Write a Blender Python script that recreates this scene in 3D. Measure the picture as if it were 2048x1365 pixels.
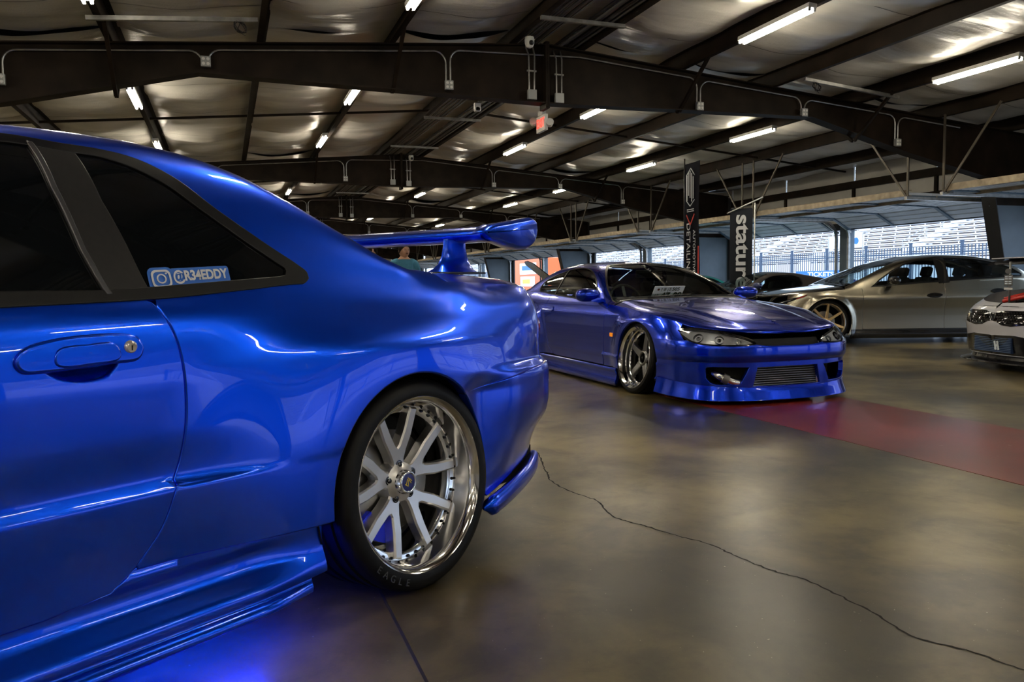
import bpy, bmesh, math, random
import numpy as np
from mathutils import Vector, Matrix
from mathutils.geometry import delaunay_2d_cdt

random.seed(7)
rng = np.random.default_rng(7)
scn = bpy.context.scene
for _o in list(bpy.data.objects):
    bpy.data.objects.remove(_o)
COL = scn.collection
PI = math.pi
rad = math.radians

# ------------------------------------------------------------------ camera
F_PX, CAM_H = 1593.0, 0.95
YAW, PITCH, ROLL = math.atan(570 / F_PX), math.atan(114.5 / F_PX), 0.012
_fw = Vector((math.sin(YAW) * math.cos(PITCH), math.cos(YAW) * math.cos(PITCH), -math.sin(PITCH)))
_r0 = Vector((math.cos(YAW), -math.sin(YAW), 0))
_u0 = _r0.cross(_fw)
_r = _r0 * math.cos(ROLL) - _u0 * math.sin(ROLL)
_u = _u0 * math.cos(ROLL) + _r0 * math.sin(ROLL)
cam_data = bpy.data.cameras.new('camera')
cam = bpy.data.objects.new('camera', cam_data)
COL.objects.link(cam)
cam_data.sensor_width = 36.0
cam_data.lens = F_PX / 2048 * 36.0
cam_data.clip_start, cam_data.clip_end = 0.02, 500
cam.matrix_world = Matrix(((_r.x, _u.x, -_fw.x, 0), (_r.y, _u.y, -_fw.y, 0), (_r.z, _u.z, -_fw.z, CAM_H), (0, 0, 0, 1)))
scn.camera = cam

# ------------------------------------------------------------------ light and exposure
vs = scn.view_settings
vs.view_transform = 'Standard'
vs.look = 'None'
vs.gamma = 1.0
vs.use_curve_mapping = False
vs.exposure = 0.52
TUBE_POWER = 55.0
GLOW_POWER = 115.0
world = bpy.data.worlds.new('overcast_sky')
scn.world = world
world.use_nodes = True
_bg = world.node_tree.nodes['Background']
_bg.inputs[0].default_value = (0.62, 0.78, 1.0, 1)
_bg.inputs[1].default_value = 2.3
sun_d = bpy.data.lights.new('sun', 'SUN')
sun_d.energy = 2.0
sun_d.angle = rad(20)
sun_d.color = (1, .97, .9)
sun = bpy.data.objects.new('sun', sun_d)
COL.objects.link(sun)
sun.rotation_euler = (rad(38), 0, rad(-60))

# ------------------------------------------------------------------ materials
def new_mat(name):
    m = bpy.data.materials.new(name)
    m.use_nodes = True
    return m, m.node_tree.nodes, m.node_tree.links, m.node_tree.nodes['Principled BSDF']

MATS = {}
def mat(name, col, rough=.5, metal=0., coat=0., coat_rough=.03, spec=.5, emit=None, estr=0., trans=0., ior=1.45, alpha=1.,
        noise=None, bump=None):
    """noise=(scale, amount): colour mottling; bump=(scale, strength)"""
    if name in MATS:
        return MATS[name]
    m, N, L, P = new_mat(name)
    P.inputs['Base Color'].default_value = (*col, 1)
    P.inputs['Roughness'].default_value = rough
    P.inputs['Metallic'].default_value = metal
    P.inputs['Coat Weight'].default_value = coat
    P.inputs['Coat Roughness'].default_value = coat_rough
    P.inputs['Specular IOR Level'].default_value = spec
    P.inputs['Transmission Weight'].default_value = trans
    P.inputs['IOR'].default_value = ior
    P.inputs['Alpha'].default_value = alpha
    if emit:
        P.inputs['Emission Color'].default_value = (*emit, 1)
        P.inputs['Emission Strength'].default_value = estr
    if noise or bump:
        tc = N.new('ShaderNodeTexCoord')
    if noise:
        nz = N.new('ShaderNodeTexNoise')
        nz.inputs['Scale'].default_value = noise[0]
        nz.inputs['Detail'].default_value = 6
        L.new(tc.outputs['Object'], nz.inputs['Vector'])
        rp = N.new('ShaderNodeValToRGB')
        a = noise[1]
        rp.color_ramp.elements[0].position = .3
        rp.color_ramp.elements[1].position = .7
        rp.color_ramp.elements[0].color = (*[c * (1 - a) for c in col], 1)
        rp.color_ramp.elements[1].color = (*[min(1, c * (1 + a)) for c in col], 1)
        L.new(nz.outputs['Fac'], rp.inputs['Fac'])
        L.new(rp.outputs['Color'], P.inputs['Base Color'])
    if bump:
        nb = N.new('ShaderNodeTexNoise')
        nb.inputs['Scale'].default_value = bump[0]
        nb.inputs['Detail'].default_value = 4
        L.new(tc.outputs['Object'], nb.inputs['Vector'])
        b = N.new('ShaderNodeBump')
        b.inputs['Strength'].default_value = bump[1]
        b.inputs['Distance'].default_value = .02
        L.new(nb.outputs['Fac'], b.inputs['Height'])
        L.new(b.outputs['Normal'], P.inputs['Normal'])
    MATS[name] = m
    return m

def glass_mat(name, tint, alpha, rough=.02):
    """thin automotive glass: tinted transparent film plus mirror reflection"""
    if name in MATS:
        return MATS[name]
    m = bpy.data.materials.new(name)
    m.use_nodes = True
    N, L = m.node_tree.nodes, m.node_tree.links
    N.clear()
    out = N.new('ShaderNodeOutputMaterial')
    tr = N.new('ShaderNodeBsdfTransparent')
    tr.inputs[0].default_value = (*tint, 1)
    gl = N.new('ShaderNodeBsdfGlossy')
    gl.inputs['Roughness'].default_value = rough
    fr = N.new('ShaderNodeFresnel')
    fr.inputs[0].default_value = 1.5
    mx = N.new('ShaderNodeMixShader')
    L.new(fr.outputs[0], mx.inputs[0])
    L.new(tr.outputs[0], mx.inputs[1])
    L.new(gl.outputs[0], mx.inputs[2])
    L.new(mx.outputs[0], out.inputs[0])
    MATS[name] = m
    return m

def paint(name, col, rough=.28, metal=.55, flake=.0):
    if name in MATS:
        return MATS[name]
    m = mat(name, col, rough, metal, coat=1.0, coat_rough=.02)
    m.node_tree.nodes['Principled BSDF'].inputs['Coat IOR'].default_value = 1.4
    return m

# ------------------------------------------------------------------ objects
def link(name, data, parent=None, material=None, loc=None, rot=None):
    o = bpy.data.objects.new(name, data)
    COL.objects.link(o)
    if parent is not None:
        o.parent = parent
    if material is not None and data is not None:
        if isinstance(material, (list, tuple)):
            for mm in material:
                data.materials.append(mm)
        else:
            data.materials.append(material)
    if loc is not None:
        o.location = loc
    if rot is not None:
        o.rotation_euler = rot
    return o

def tag(o, label=None, cat=None, group=None, kind=None):
    if label: o['label'] = label
    if cat: o['category'] = cat
    if group: o['group'] = group
    if kind: o['kind'] = kind
    return o

def thing(name, label, cat, loc=(0, 0, 0), rotz=0., group=None, kind=None):
    o = link(name, None, None, None, loc, (0, 0, rotz))
    o.empty_display_size = .1
    return tag(o, label, cat, group, kind)

def copy_tree(o, parent=None):
    c = o.copy()
    COL.objects.link(c)
    c.parent = parent
    for ch in list(o.children):
        copy_tree(ch, c)
    return c

class MB:
    """collects geometry for ONE mesh object"""
    def __init__(self):
        self.v, self.f, self.n, self.mi = [], [], None, []
        self.cust = {}
    def add(self, verts, faces, mi=0):
        b = len(self.v)
        self.v.extend([tuple(p) for p in verts])
        self.f.extend([tuple(i + b for i in f) for f in faces])
        self.mi.extend([mi] * len(faces))
        return b
    def box(self, c, s, rot=None, bev=0., mi=0):
        hx, hy, hz = s[0] / 2, s[1] / 2, s[2] / 2
        if bev <= 0:
            P = [Vector((x, y, z)) for x in (-hx, hx) for y in (-hy, hy) for z in (-hz, hz)]
            Fc = [(0, 1, 3, 2), (4, 6, 7, 5), (0, 4, 5, 1), (2, 3, 7, 6), (0, 2, 6, 4), (1, 5, 7, 3)]
        else:
            bm = bmesh.new()
            bmesh.ops.create_cube(bm, size=1)
            for v in bm.verts:
                v.co = Vector((v.co.x * s[0], v.co.y * s[1], v.co.z * s[2]))
            bmesh.ops.bevel(bm, geom=list(bm.edges), offset=bev, segments=2, profile=.5, affect='EDGES')
            bm.verts.index_update()
            P = [v.co.copy() for v in bm.verts]
            Fc = [tuple(v.index for v in f.verts) for f in bm.faces]
            bm.free()
        M = rot if rot is not None else Matrix.Identity(3)
        self.add([M @ p + Vector(c) for p in P], Fc, mi)
        return self
    def bar(self, a, b, w, h, up=(0, 0, 1), mi=0):
        """box beam from a to b, width w (sideways) and height h (up)"""
        a, b = Vector(a), Vector(b)
        d = b - a
        L = d.length
        d.normalize()
        s = d.cross(Vector(up))
        if s.length < 1e-5:
            s = d.cross(Vector((1, 0, 0)))
        s.normalize()
        u = s.cross(d)
        M = Matrix((d, s, u)).transposed()
        self.box((a + b) / 2, (L, w, h), M, 0, mi)
        return self
    def tube(self, path, r, seg=8, closed=False, caps=True, mi=0):
        P = [Vector(p) for p in path]
        n = len(P)
        R = r if hasattr(r, '__len__') else [r] * n
        vs_, fs = [], []
        pn = None
        for i in range(n):
            if closed:
                t = (P[(i + 1) % n] - P[i - 1])
            else:
                t = P[min(i + 1, n - 1)] - P[max(i - 1, 0)]
            t.normalize()
            if pn is None:
                pn = t.cross(Vector((0, 0, 1)))
                if pn.length < .1:
                    pn = t.cross(Vector((1, 0, 0)))
            pn = (pn - t * pn.dot(t))
            if pn.length < 1e-6:
                pn = t.orthogonal()
            pn.normalize()
            bn = t.cross(pn)
            for k in range(seg):
                a = 2 * PI * k / seg
                vs_.append(P[i] + (pn * math.cos(a) + bn * math.sin(a)) * R[i])
        m = n if closed else n - 1
        for i in range(m):
            j = (i + 1) % n
            for k in range(seg):
                k2 = (k + 1) % seg
                fs.append((i * seg + k, i * seg + k2, j * seg + k2, j * seg + k))
        if caps and not closed:
            fs.append(tuple(range(seg - 1, -1, -1)))
            fs.append(tuple((n - 1) * seg + k for k in range(seg)))
        self.add(vs_, fs, mi)
        return self
    def lathe(self, prof, seg=48, M=None, close=False, mi=0):
        """prof: list of (radius, axial); axis = local Y"""
        vs_, fs = [], []
        n = len(prof)
        for k in range(seg):
            a = 2 * PI * k / seg
            for r, h in prof:
                p = Vector((r * math.cos(a), h, r * math.sin(a)))
                vs_.append(M @ p if M is not None else p)
        for k in range(seg):
            k2 = (k + 1) % seg
            for i in range(n - 1 + (1 if close else 0)):
                j = (i + 1) % n
                fs.append((k * n + i, k * n + j, k2 * n + j, k2 * n + i))
        self.add(vs_, fs, mi)
        return self
    def prism(self, poly, z0, z1, M=None, mi=0):
        """extruded polygon: poly in local XY, from z0 to z1"""
        n = len(poly)
        P = [Vector((x, y, z0)) for x, y in poly] + [Vector((x, y, z1)) for x, y in poly]
        if M is not None:
            P = [M @ p for p in P]
        fs = [tuple(range(n - 1, -1, -1)), tuple(range(n, 2 * n))]
        fs += [(i, (i + 1) % n, n + (i + 1) % n, n + i) for i in range(n)]
        self.add(P, fs, mi)
        return self
    def grid(self, fn, us, vs_, mi=0):
        P = [fn(u, v) for u in us for v in vs_]
        m = len(vs_)
        fs = [(i * m + j, (i + 1) * m + j, (i + 1) * m + j + 1, i * m + j + 1) for i in range(len(us) - 1) for j in range(m - 1)]
        self.add(P, fs, mi)
        return self
    def build(self, name, material, parent=None, smooth=False, loc=None, rot=None, angle=None, fix=True):
        me = bpy.data.meshes.new(name)
        me.from_pydata([tuple(p) for p in self.v], [], self.f)
        if any(self.mi):
            me.polygons.foreach_set('material_index', self.mi)
        if fix and not self.cust:
            bm = bmesh.new()
            bm.from_mesh(me)
            bmesh.ops.recalc_face_normals(bm, faces=bm.faces)
            bm.to_mesh(me)
            bm.free()
        me.validate()
        if smooth:
            me.polygons.foreach_set('use_smooth', [True] * len(me.polygons))
            if angle:
                me.set_sharp_from_angle(angle=rad(angle))
        me.update()
        if self.cust:
            nn = np.zeros((len(self.v), 3))
            for b, arr in self.cust.items():
                nn[b:b + len(arr)] = arr
            me.normals_split_custom_set_from_vertices(nn.tolist())
        return link(name, me, parent, material, loc, rot)

# ------------------------------------------------------------------ numeric helpers
def pchip(xs, ys):
    xs, ys = np.asarray(xs, float), np.asarray(ys, float)
    h = np.diff(xs)
    d = np.diff(ys) / h
    m = np.zeros(len(xs))
    if len(xs) == 2:
        m[:] = d[0]
    else:
        for i in range(1, len(xs) - 1):
            if d[i - 1] * d[i] > 0:
                w1, w2 = 2 * h[i] + h[i - 1], h[i] + 2 * h[i - 1]
                m[i] = (w1 + w2) / (w1 / d[i - 1] + w2 / d[i])
        m[0], m[-1] = d[0], d[-1]
    def f(x):
        x = np.clip(np.asarray(x, float), xs[0], xs[-1])
        k = np.clip(np.searchsorted(xs, x, side='right') - 1, 0, len(xs) - 2)
        t = (x - xs[k]) / h[k]
        t2, t3 = t * t, t * t * t
        return (2 * t3 - 3 * t2 + 1) * ys[k] + (t3 - 2 * t2 + t) * h[k] * m[k] + (-2 * t3 + 3 * t2) * ys[k + 1] + (t3 - t2) * h[k] * m[k + 1]
    return f

def sstep(a, b, x):
    t = np.clip((np.asarray(x, float) - a) / (b - a), 0, 1)
    return t * t * (3 - 2 * t)

def spline2(pts, n=400, closed=False):
    """Catmull-Rom (centripetal) through 2D/3D points, n samples"""
    P = np.asarray(pts, float)
    if closed:
        P = np.vstack([P[-1], P, P[0], P[1]])
    else:
        P = np.vstack([2 * P[0] - P[1], P, 2 * P[-1] - P[-2]])
    out = []
    m = len(P) - 3
    per = max(2, n // m)
    for i in range(m):
        p0, p1, p2, p3 = P[i:i + 4]
        t0 = 0.
        t1 = t0 + max(1e-6, np.linalg.norm(p1 - p0)) ** .5
        t2 = t1 + max(1e-6, np.linalg.norm(p2 - p1)) ** .5
        t3 = t2 + max(1e-6, np.linalg.norm(p3 - p2)) ** .5
        for t in np.linspace(t1, t2, per, endpoint=False):
            A1 = (t1 - t) / (t1 - t0) * p0 + (t - t0) / (t1 - t0) * p1
            A2 = (t2 - t) / (t2 - t1) * p1 + (t - t1) / (t2 - t1) * p2
            A3 = (t3 - t) / (t3 - t2) * p2 + (t - t2) / (t3 - t2) * p3
            B1 = (t2 - t) / (t2 - t0) * A1 + (t - t0) / (t2 - t0) * A2
            B2 = (t3 - t) / (t3 - t1) * A2 + (t - t1) / (t3 - t1) * A3
            out.append((t2 - t) / (t2 - t1) * B1 + (t - t1) / (t2 - t1) * B2)
    if not closed:
        out.append(P[-2])
    return np.array(out)

def densify(poly, step):
    P = np.asarray(poly, float)
    out = []
    n = len(P)
    for i in range(n):
        a, b = P[i], P[(i + 1) % n]
        k = max(1, int(math.ceil(np.linalg.norm(b - a) / step)))
        for j in range(k):
            out.append(a + (b - a) * j / k)
    return np.array(out)

def in_poly(pts, poly):
    x, y = pts[:, 0], pts[:, 1]
    c = np.zeros(len(pts), bool)
    n = len(poly)
    for i in range(n):
        x1, y1 = poly[i]
        x2, y2 = poly[(i + 1) % n]
        if y1 == y2:
            continue
        m = ((y1 > y) != (y2 > y)) & (x < (x2 - x1) * (y - y1) / (y2 - y1) + x1)
        c ^= m
    return c

def seg_dist(pts, poly):
    d = np.full(len(pts), 1e9)
    n = len(poly)
    for i in range(n):
        a, b = poly[i], poly[(i + 1) % n]
        ab = b - a
        L2 = ab @ ab
        if L2 < 1e-12:
            continue
        t = np.clip(((pts - a) @ ab) / L2, 0, 1)
        q = a + t[:, None] * ab
        d = np.minimum(d, np.hypot(*(pts - q).T))
    return d

def patch(mb, fn, outer, holes=(), step=.02, r=.003, depth=.02, ref=None, scale_v=1., flange=True, mi=0, bstep=None, mask=None):
    """Trimmed surface: fn maps (N,2)->(N,3). Rounded and turned-in edge along every boundary.
    scale_v: metric size of one v unit (to keep triangles even)"""
    S = np.array([1., scale_v])
    bs = bstep or step
    loops = [densify(np.asarray(outer, float) * S, bs)] + [densify(np.asarray(h, float) * S, bs) for h in holes]
    def area(P):
        x, y = P[:, 0], P[:, 1]
        return .5 * np.sum(x * np.roll(y, -1) - np.roll(x, -1) * y)
    loops = [l if (area(l) > 0) == (i == 0) else l[::-1] for i, l in enumerate(loops)]
    mn, mx = loops[0].min(0), loops[0].max(0)
    nx, ny = int((mx[0] - mn[0]) / step) + 2, int((mx[1] - mn[1]) / (step * .87)) + 2
    gx, gy = np.meshgrid(np.arange(nx), np.arange(ny), indexing='ij')
    g = np.stack([mn[0] + (gx + .5 * (gy % 2)) * step, mn[1] + gy * step * .87], -1).reshape(-1, 2)
    keep = in_poly(g, loops[0])
    for h in loops[1:]:
        keep &= ~in_poly(g, h)
    g = g[keep]
    if len(g):
        d = np.full(len(g), 1e9)
        for l in loops:
            d = np.minimum(d, seg_dist(g, l))
        g = g[d > .55 * min(step, bs)]
    allp = np.vstack(loops + [g]) if len(g) else np.vstack(loops)
    edges, b = [], 0
    for l in loops:
        k = len(l)
        edges += [(b + i, b + (i + 1) % k) for i in range(k)]
        b += k
    res = delaunay_2d_cdt([Vector(p) for p in allp], edges, [], 0, 1e-7)
    V = np.array([tuple(v) for v in res[0]])
    T = np.array([t for t in res[2] if len(t) == 3])
    cen = V[T].mean(1)
    k = in_poly(cen, loops[0])
    for h in loops[1:]:
        k &= ~in_poly(cen, h)
    T = T[k]
    # map of original boundary vertices to result vertices
    orig = {}
    for vi, lst in enumerate(res[3]):
        for o in lst:
            orig[o] = vi
    uv = V / S
    P = fn(uv)
    e = 1e-4
    du = fn(uv + [e, 0]) - fn(uv - [e, 0])
    dv = fn(uv + [0, e]) - fn(uv - [0, e])
    nr = np.cross(du, dv)
    nr /= np.maximum(np.linalg.norm(nr, axis=1, keepdims=True), 1e-12)
    flip = False
    if ref is None:
        rp = np.array([P[:, 0].mean(), 0, .45])
    else:
        rp = np.asarray(ref, float)
    if np.sum((P - rp) * nr) < 0:
        nr = -nr
        flip = True
    vs_, ns, fs = [P], [nr], []
    T3 = T[:, ::-1] if flip else T
    fs.append(T3)
    base = len(P)
    if flange:
        b = 0
        for l in loops:
            kk = len(l)
            idx = np.array([orig.get(b + i, 0) for i in range(kk)])
            b += kk
            bp, bn = P[idx], nr[idx]
            tg = np.roll(bp, -1, 0) - np.roll(bp, 1, 0)
            tg /= np.maximum(np.linalg.norm(tg, axis=1, keepdims=True), 1e-9)
            out = np.cross(tg, bn) * (-1 if flip else 1)
            k1 = np.ones((kk, 1)) if mask is None else mask(uv[idx]).astype(float)[:, None]
            r1, dp = r * k1, depth * k1
            rings = [(bp + out * r1 * .7 - bn * r1 * .3, bn * .7 + out * .7 * k1), (bp + out * r1 - bn * r1, bn * (1 - k1) + out * k1), (bp + out * r1 - bn * dp, bn * (1 - k1) + out * k1)]
            prev = idx
            for rp_, rn_ in rings:
                vs_.append(rp_)
                ns.append(rn_)
                cur = base + np.arange(kk)
                base += kk
                a, a2, c, c2 = prev, np.roll(prev, -1), cur, np.roll(cur, -1)
                q = np.stack([a, c, c2, a2], 1)
                if flip:
                    q = q[:, ::-1]
                fs.append(q)
                prev = cur
    A = np.vstack(vs_)
    Nn = np.vstack(ns)
    Nn /= np.maximum(np.linalg.norm(Nn, axis=1, keepdims=True), 1e-9)
    b0 = len(mb.v)
    mb.v.extend(map(tuple, A.tolist()))
    for arr in fs:
        mb.f.extend(tuple(int(i) + b0 for i in t) for t in arr.tolist())
        mb.mi.extend([mi] * len(arr))
    mb.cust[b0] = Nn
    return mb

def text_mesh(body, size, ext=.001, font_shear=0., bold=0., align='CENTER'):
    cu = bpy.data.curves.new('lettering', 'FONT')
    cu.body = body
    cu.size = size
    cu.extrude = ext
    cu.shear = font_shear
    cu.offset = bold
    cu.align_x = align
    cu.align_y = 'CENTER'
    o = bpy.data.objects.new('lettering_tmp', cu)
    COL.objects.link(o)
    dg = bpy.context.evaluated_depsgraph_get()
    dg.update()
    me = bpy.data.meshes.new_from_object(o.evaluated_get(dg))
    bpy.data.objects.remove(o)
    bpy.data.curves.remove(cu)
    return me

def basis3(x, y, z, loc=(0, 0, 0)):
    return Matrix(((x[0], y[0], z[0], loc[0]), (x[1], y[1], z[1], loc[1]), (x[2], y[2], z[2], loc[2]), (0, 0, 0, 1)))
# ================================================================== SETTING
RX, RZ, SL = 4.0, 4.02, .083          # ridge position, rafter-top height, roof slope
WR, WL, Y0, Y1 = 13.25, -5.25, -17.4, 55.2
BAY = 9.05
FRAMES = [9.8 + BAY * k for k in range(-3, 6)]
def rz(x): return RZ - SL * abs(x - RX)

# ---- materials of the place
def floor_material():
    m, N, L, P = new_mat('polished_concrete')
    tc = N.new('ShaderNodeTexCoord')
    def nz(scale, det, rough=.55, dist=0.):
        n = N.new('ShaderNodeTexNoise')
        n.inputs['Scale'].default_value = scale
        n.inputs['Detail'].default_value = det
        n.inputs['Roughness'].default_value = rough
        n.inputs['Distortion'].default_value = dist
        L.new(tc.outputs['Object'], n.inputs['Vector'])
        return n
    def ramp(src, stops):
        r = N.new('ShaderNodeValToRGB')
        while len(r.color_ramp.elements) < len(stops):
            r.color_ramp.elements.new(.5)
        for e, (p, c) in zip(r.color_ramp.elements, stops):
            e.position = p
            e.color = (*c, 1) if hasattr(c, '__len__') else (c, c, c, 1)
        L.new(src.outputs['Fac'], r.inputs['Fac'])
        return r
    big = ramp(nz(.75, 7, .58, .3), [(.39, (.032, .024, .010)), (.50, (.110, .085, .036)), (.62, (.225, .178, .080))])
    fine = ramp(nz(3.2, 11, .68, .4), [(.38, .45), (.50, .97), (.62, 1.2)])
    spots = ramp(nz(26, 3, .5), [(.70, 1.), (.76, .45)])
    chips = ramp(nz(70, 2, .5), [(.74, 0.), (.76, 1.)])
    mul = N.new('ShaderNodeMix'); mul.data_type = 'RGBA'; mul.blend_type = 'MULTIPLY'; mul.inputs[0].default_value = .8
    L.new(big.outputs[0], mul.inputs[6]); L.new(fine.outputs[0], mul.inputs[7])
    mul2 = N.new('ShaderNodeMix'); mul2.data_type = 'RGBA'; mul2.blend_type = 'MULTIPLY'; mul2.inputs[0].default_value = .25
    L.new(mul.outputs[2], mul2.inputs[6]); L.new(spots.outputs[0], mul2.inputs[7])
    mx = N.new('ShaderNodeMix'); mx.data_type = 'RGBA'
    mx.inputs[7].default_value = (.30, .28, .20, 1)
    L.new(chips.outputs[0], mx.inputs[0]); L.new(mul2.outputs[2], mx.inputs[6])
    L.new(mx.outputs[2], P.inputs['Base Color'])
    rr = ramp(nz(1.3, 4, .55, .1), [(.3, .295), (.7, .37)])
    L.new(rr.outputs[0], P.inputs['Roughness'])
    P.inputs['Specular IOR Level'].default_value = .5
    b = N.new('ShaderNodeBump'); b.inputs['Strength'].default_value = .035; b.inputs['Distance'].default_value = .01
    L.new(nz(5, 8, .6).outputs['Fac'], b.inputs['Height'])
    L.new(b.outputs['Normal'], P.inputs['Normal'])
    return m

def stripe_material():
    m, N, L, P = new_mat('red_floor_paint')
    tc = N.new('ShaderNodeTexCoord')
    n1 = N.new('ShaderNodeTexNoise'); n1.inputs['Scale'].default_value = 9; n1.inputs['Detail'].default_value = 9; n1.inputs['Roughness'].default_value = .72
    n2 = N.new('ShaderNodeTexNoise'); n2.inputs['Scale'].default_value = 1.4; n2.inputs['Detail'].default_value = 8
    L.new(tc.outputs['Object'], n1.inputs['Vector']); L.new(tc.outputs['Object'], n2.inputs['Vector'])
    r1 = N.new('ShaderNodeValToRGB')
    r1.color_ramp.elements[0].position, r1.color_ramp.elements[1].position = .665, .69
    r2 = N.new('ShaderNodeValToRGB')
    r2.color_ramp.elements[0].color, r2.color_ramp.elements[1].color = (.10, .013, .008, 1), (.22, .026, .014, 1)
    r2.color_ramp.elements[0].position, r2.color_ramp.elements[1].position = .3, .65
    L.new(n1.outputs['Fac'], r1.inputs['Fac']); L.new(n2.outputs['Fac'], r2.inputs['Fac'])
    mx = N.new('ShaderNodeMix'); mx.data_type = 'RGBA'; mx.inputs[7].default_value = (.30, .20, .14, 1)
    L.new(r1.outputs[0], mx.inputs[0]); L.new(r2.outputs[0], mx.inputs[6]); L.new(mx.outputs[2], P.inputs['Base Color'])
    P.inputs['Roughness'].default_value = .28
    return m

def insulation_material():
    m, N, L, P = new_mat('vinyl_insulation')
    tc = N.new('ShaderNodeTexCoord')
    n1 = N.new('ShaderNodeTexNoise'); n1.inputs['Scale'].default_value = 1.3; n1.inputs['Detail'].default_value = 5
    mp = N.new('ShaderNodeMapping'); mp.inputs['Scale'].default_value = (.6, 2.6, 1)
    L.new(tc.outputs['Object'], mp.inputs['Vector']); L.new(mp.outputs['Vector'], n1.inputs['Vector'])
    n2 = N.new('ShaderNodeTexNoise'); n2.inputs['Scale'].default_value = 55; n2.inputs['Detail'].default_value = 2
    L.new(tc.outputs['Object'], n2.inputs['Vector'])
    r = N.new('ShaderNodeValToRGB')
    r.color_ramp.elements[0].color, r.color_ramp.elements[1].color = (.50, .48, .445, 1), (.68, .655, .61, 1)
    r.color_ramp.elements[0].position, r.color_ramp.elements[1].position = .3, .7
    L.new(n1.outputs['Fac'], r.inputs['Fac']); L.new(r.outputs[0], P.inputs['Base Color'])
    P.inputs['Roughness'].default_value = .30
    b1 = N.new('ShaderNodeBump'); b1.inputs['Strength'].default_value = .5; b1.inputs['Distance'].default_value = .06
    L.new(n1.outputs['Fac'], b1.inputs['Height'])
    b2 = N.new('ShaderNodeBump'); b2.inputs['Strength'].default_value = .35; b2.inputs['Distance'].default_value = .004
    L.new(n2.outputs['Fac'], b2.inputs['Height']); L.new(b1.outputs['Normal'], b2.inputs['Normal'])
    L.new(b2.outputs['Normal'], P.inputs['Normal'])
    return m

M_FLOOR, M_RED, M_INS = floor_material(), stripe_material(), insulation_material()
M_STEEL = mat('brown_primer_steel', (.016, .0105, .007), .6, spec=.15, noise=(3, .5))
M_COLB = mat('dark_steel_flange', (.02, .021, .024), .45)
M_COLW = mat('blue_grey_steel', (.13, .17, .21), .45, noise=(2, .15))
M_GALV = mat('galvanised_steel', (.42, .42, .41), .35, .8, noise=(12, .25))
M_DARKGALV = mat('dull_grey_steel', (.16, .16, .16), .45, .5)
M_HANG = mat('dull_angle_iron', (.11, .095, .075), .5, .3)
M_TAN = mat('tan_channel', (.33, .27, .19), .5, noise=(10, .35))
M_DOOR = mat('door_panel_white', (.62, .65, .70), .45, noise=(4, .08))
M_STILE = mat('door_stile_blue', (.10, .15, .20), .4)
M_PANEL = mat('off_white_liner', (.50, .48, .44), .55, noise=(1.5, .10))
M_WHITE = mat('white_plastic', (.70, .70, .68), .35)
M_BLACK = mat('black_plastic', (.012, .012, .013), .35)
M_TUBE = mat('lamp_tube', (1, 1, 1), .3, emit=(1.0, .90, .70), estr=TUBE_POWER)
M_BOX = mat('grey_outlet_box', (.36, .37, .37), .4, .4)
M_DARKGAP = mat('dark_crack', (.012, .011, .010), .9)

# ---- floor
fl = MB()
fl.grid(lambda u, v: (u, v, 0), np.linspace(WL - .1, WR + .1, 12), np.linspace(Y0, Y1, 40))
floor_o = tag(fl.build('floor', M_FLOOR), 'polished stained concrete floor of the garage', kind='structure')
s = MB(); s.box((4.03, 17.0, .0008), (1.25, 68, .0016)); s.build('red_stripe', M_RED, floor_o)
for jx in (.0, ):
    j = MB()
    # saw-cut joint running along the hall under the near car
    j.box((.42, 19, .0006), (.008, 72, .0012)); j.build('expansion_joint', M_DARKGAP, floor_o)
crack = [(1.623, 4.132), (1.555, 3.887), (1.501, 3.666), (1.451, 3.468), (1.464, 3.264), (1.503, 3.112), (1.461, 2.884), (1.488, 2.784), (1.537, 2.672), (1.588, 2.539), (1.632, 2.44), (1.651, 2.316), (1.67, 2.149), (1.716, 2.033), (1.73, 1.894), (1.729, 1.754), (1.716, 1.6), (1.776, 1.497), (1.816, 1.364)]
cp = spline2(crack, 160)
cp = cp + np.cumsum(rng.normal(0, .0035, cp.shape), 0) * .35 + rng.normal(0, .0028, cp.shape)
cm = MB()
dirv = np.gradient(cp, axis=0); dirv /= np.linalg.norm(dirv, axis=1, keepdims=True)
nrm = np.stack([-dirv[:, 1], dirv[:, 0]], 1)
wdt = (.0022 + .003 * rng.random(len(cp)))[:, None]
A_, B_ = cp + nrm * wdt, cp - nrm * wdt
vv = [(*p, .0009) for p in A_] + [(*p, .0009) for p in B_]
n_ = len(cp)
cm.add(vv, [(i, i + 1, n_ + i + 1, n_ + i) for i in range(n_ - 1)])
cm.build('floor_crack', M_DARKGAP, floor_o)

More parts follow.
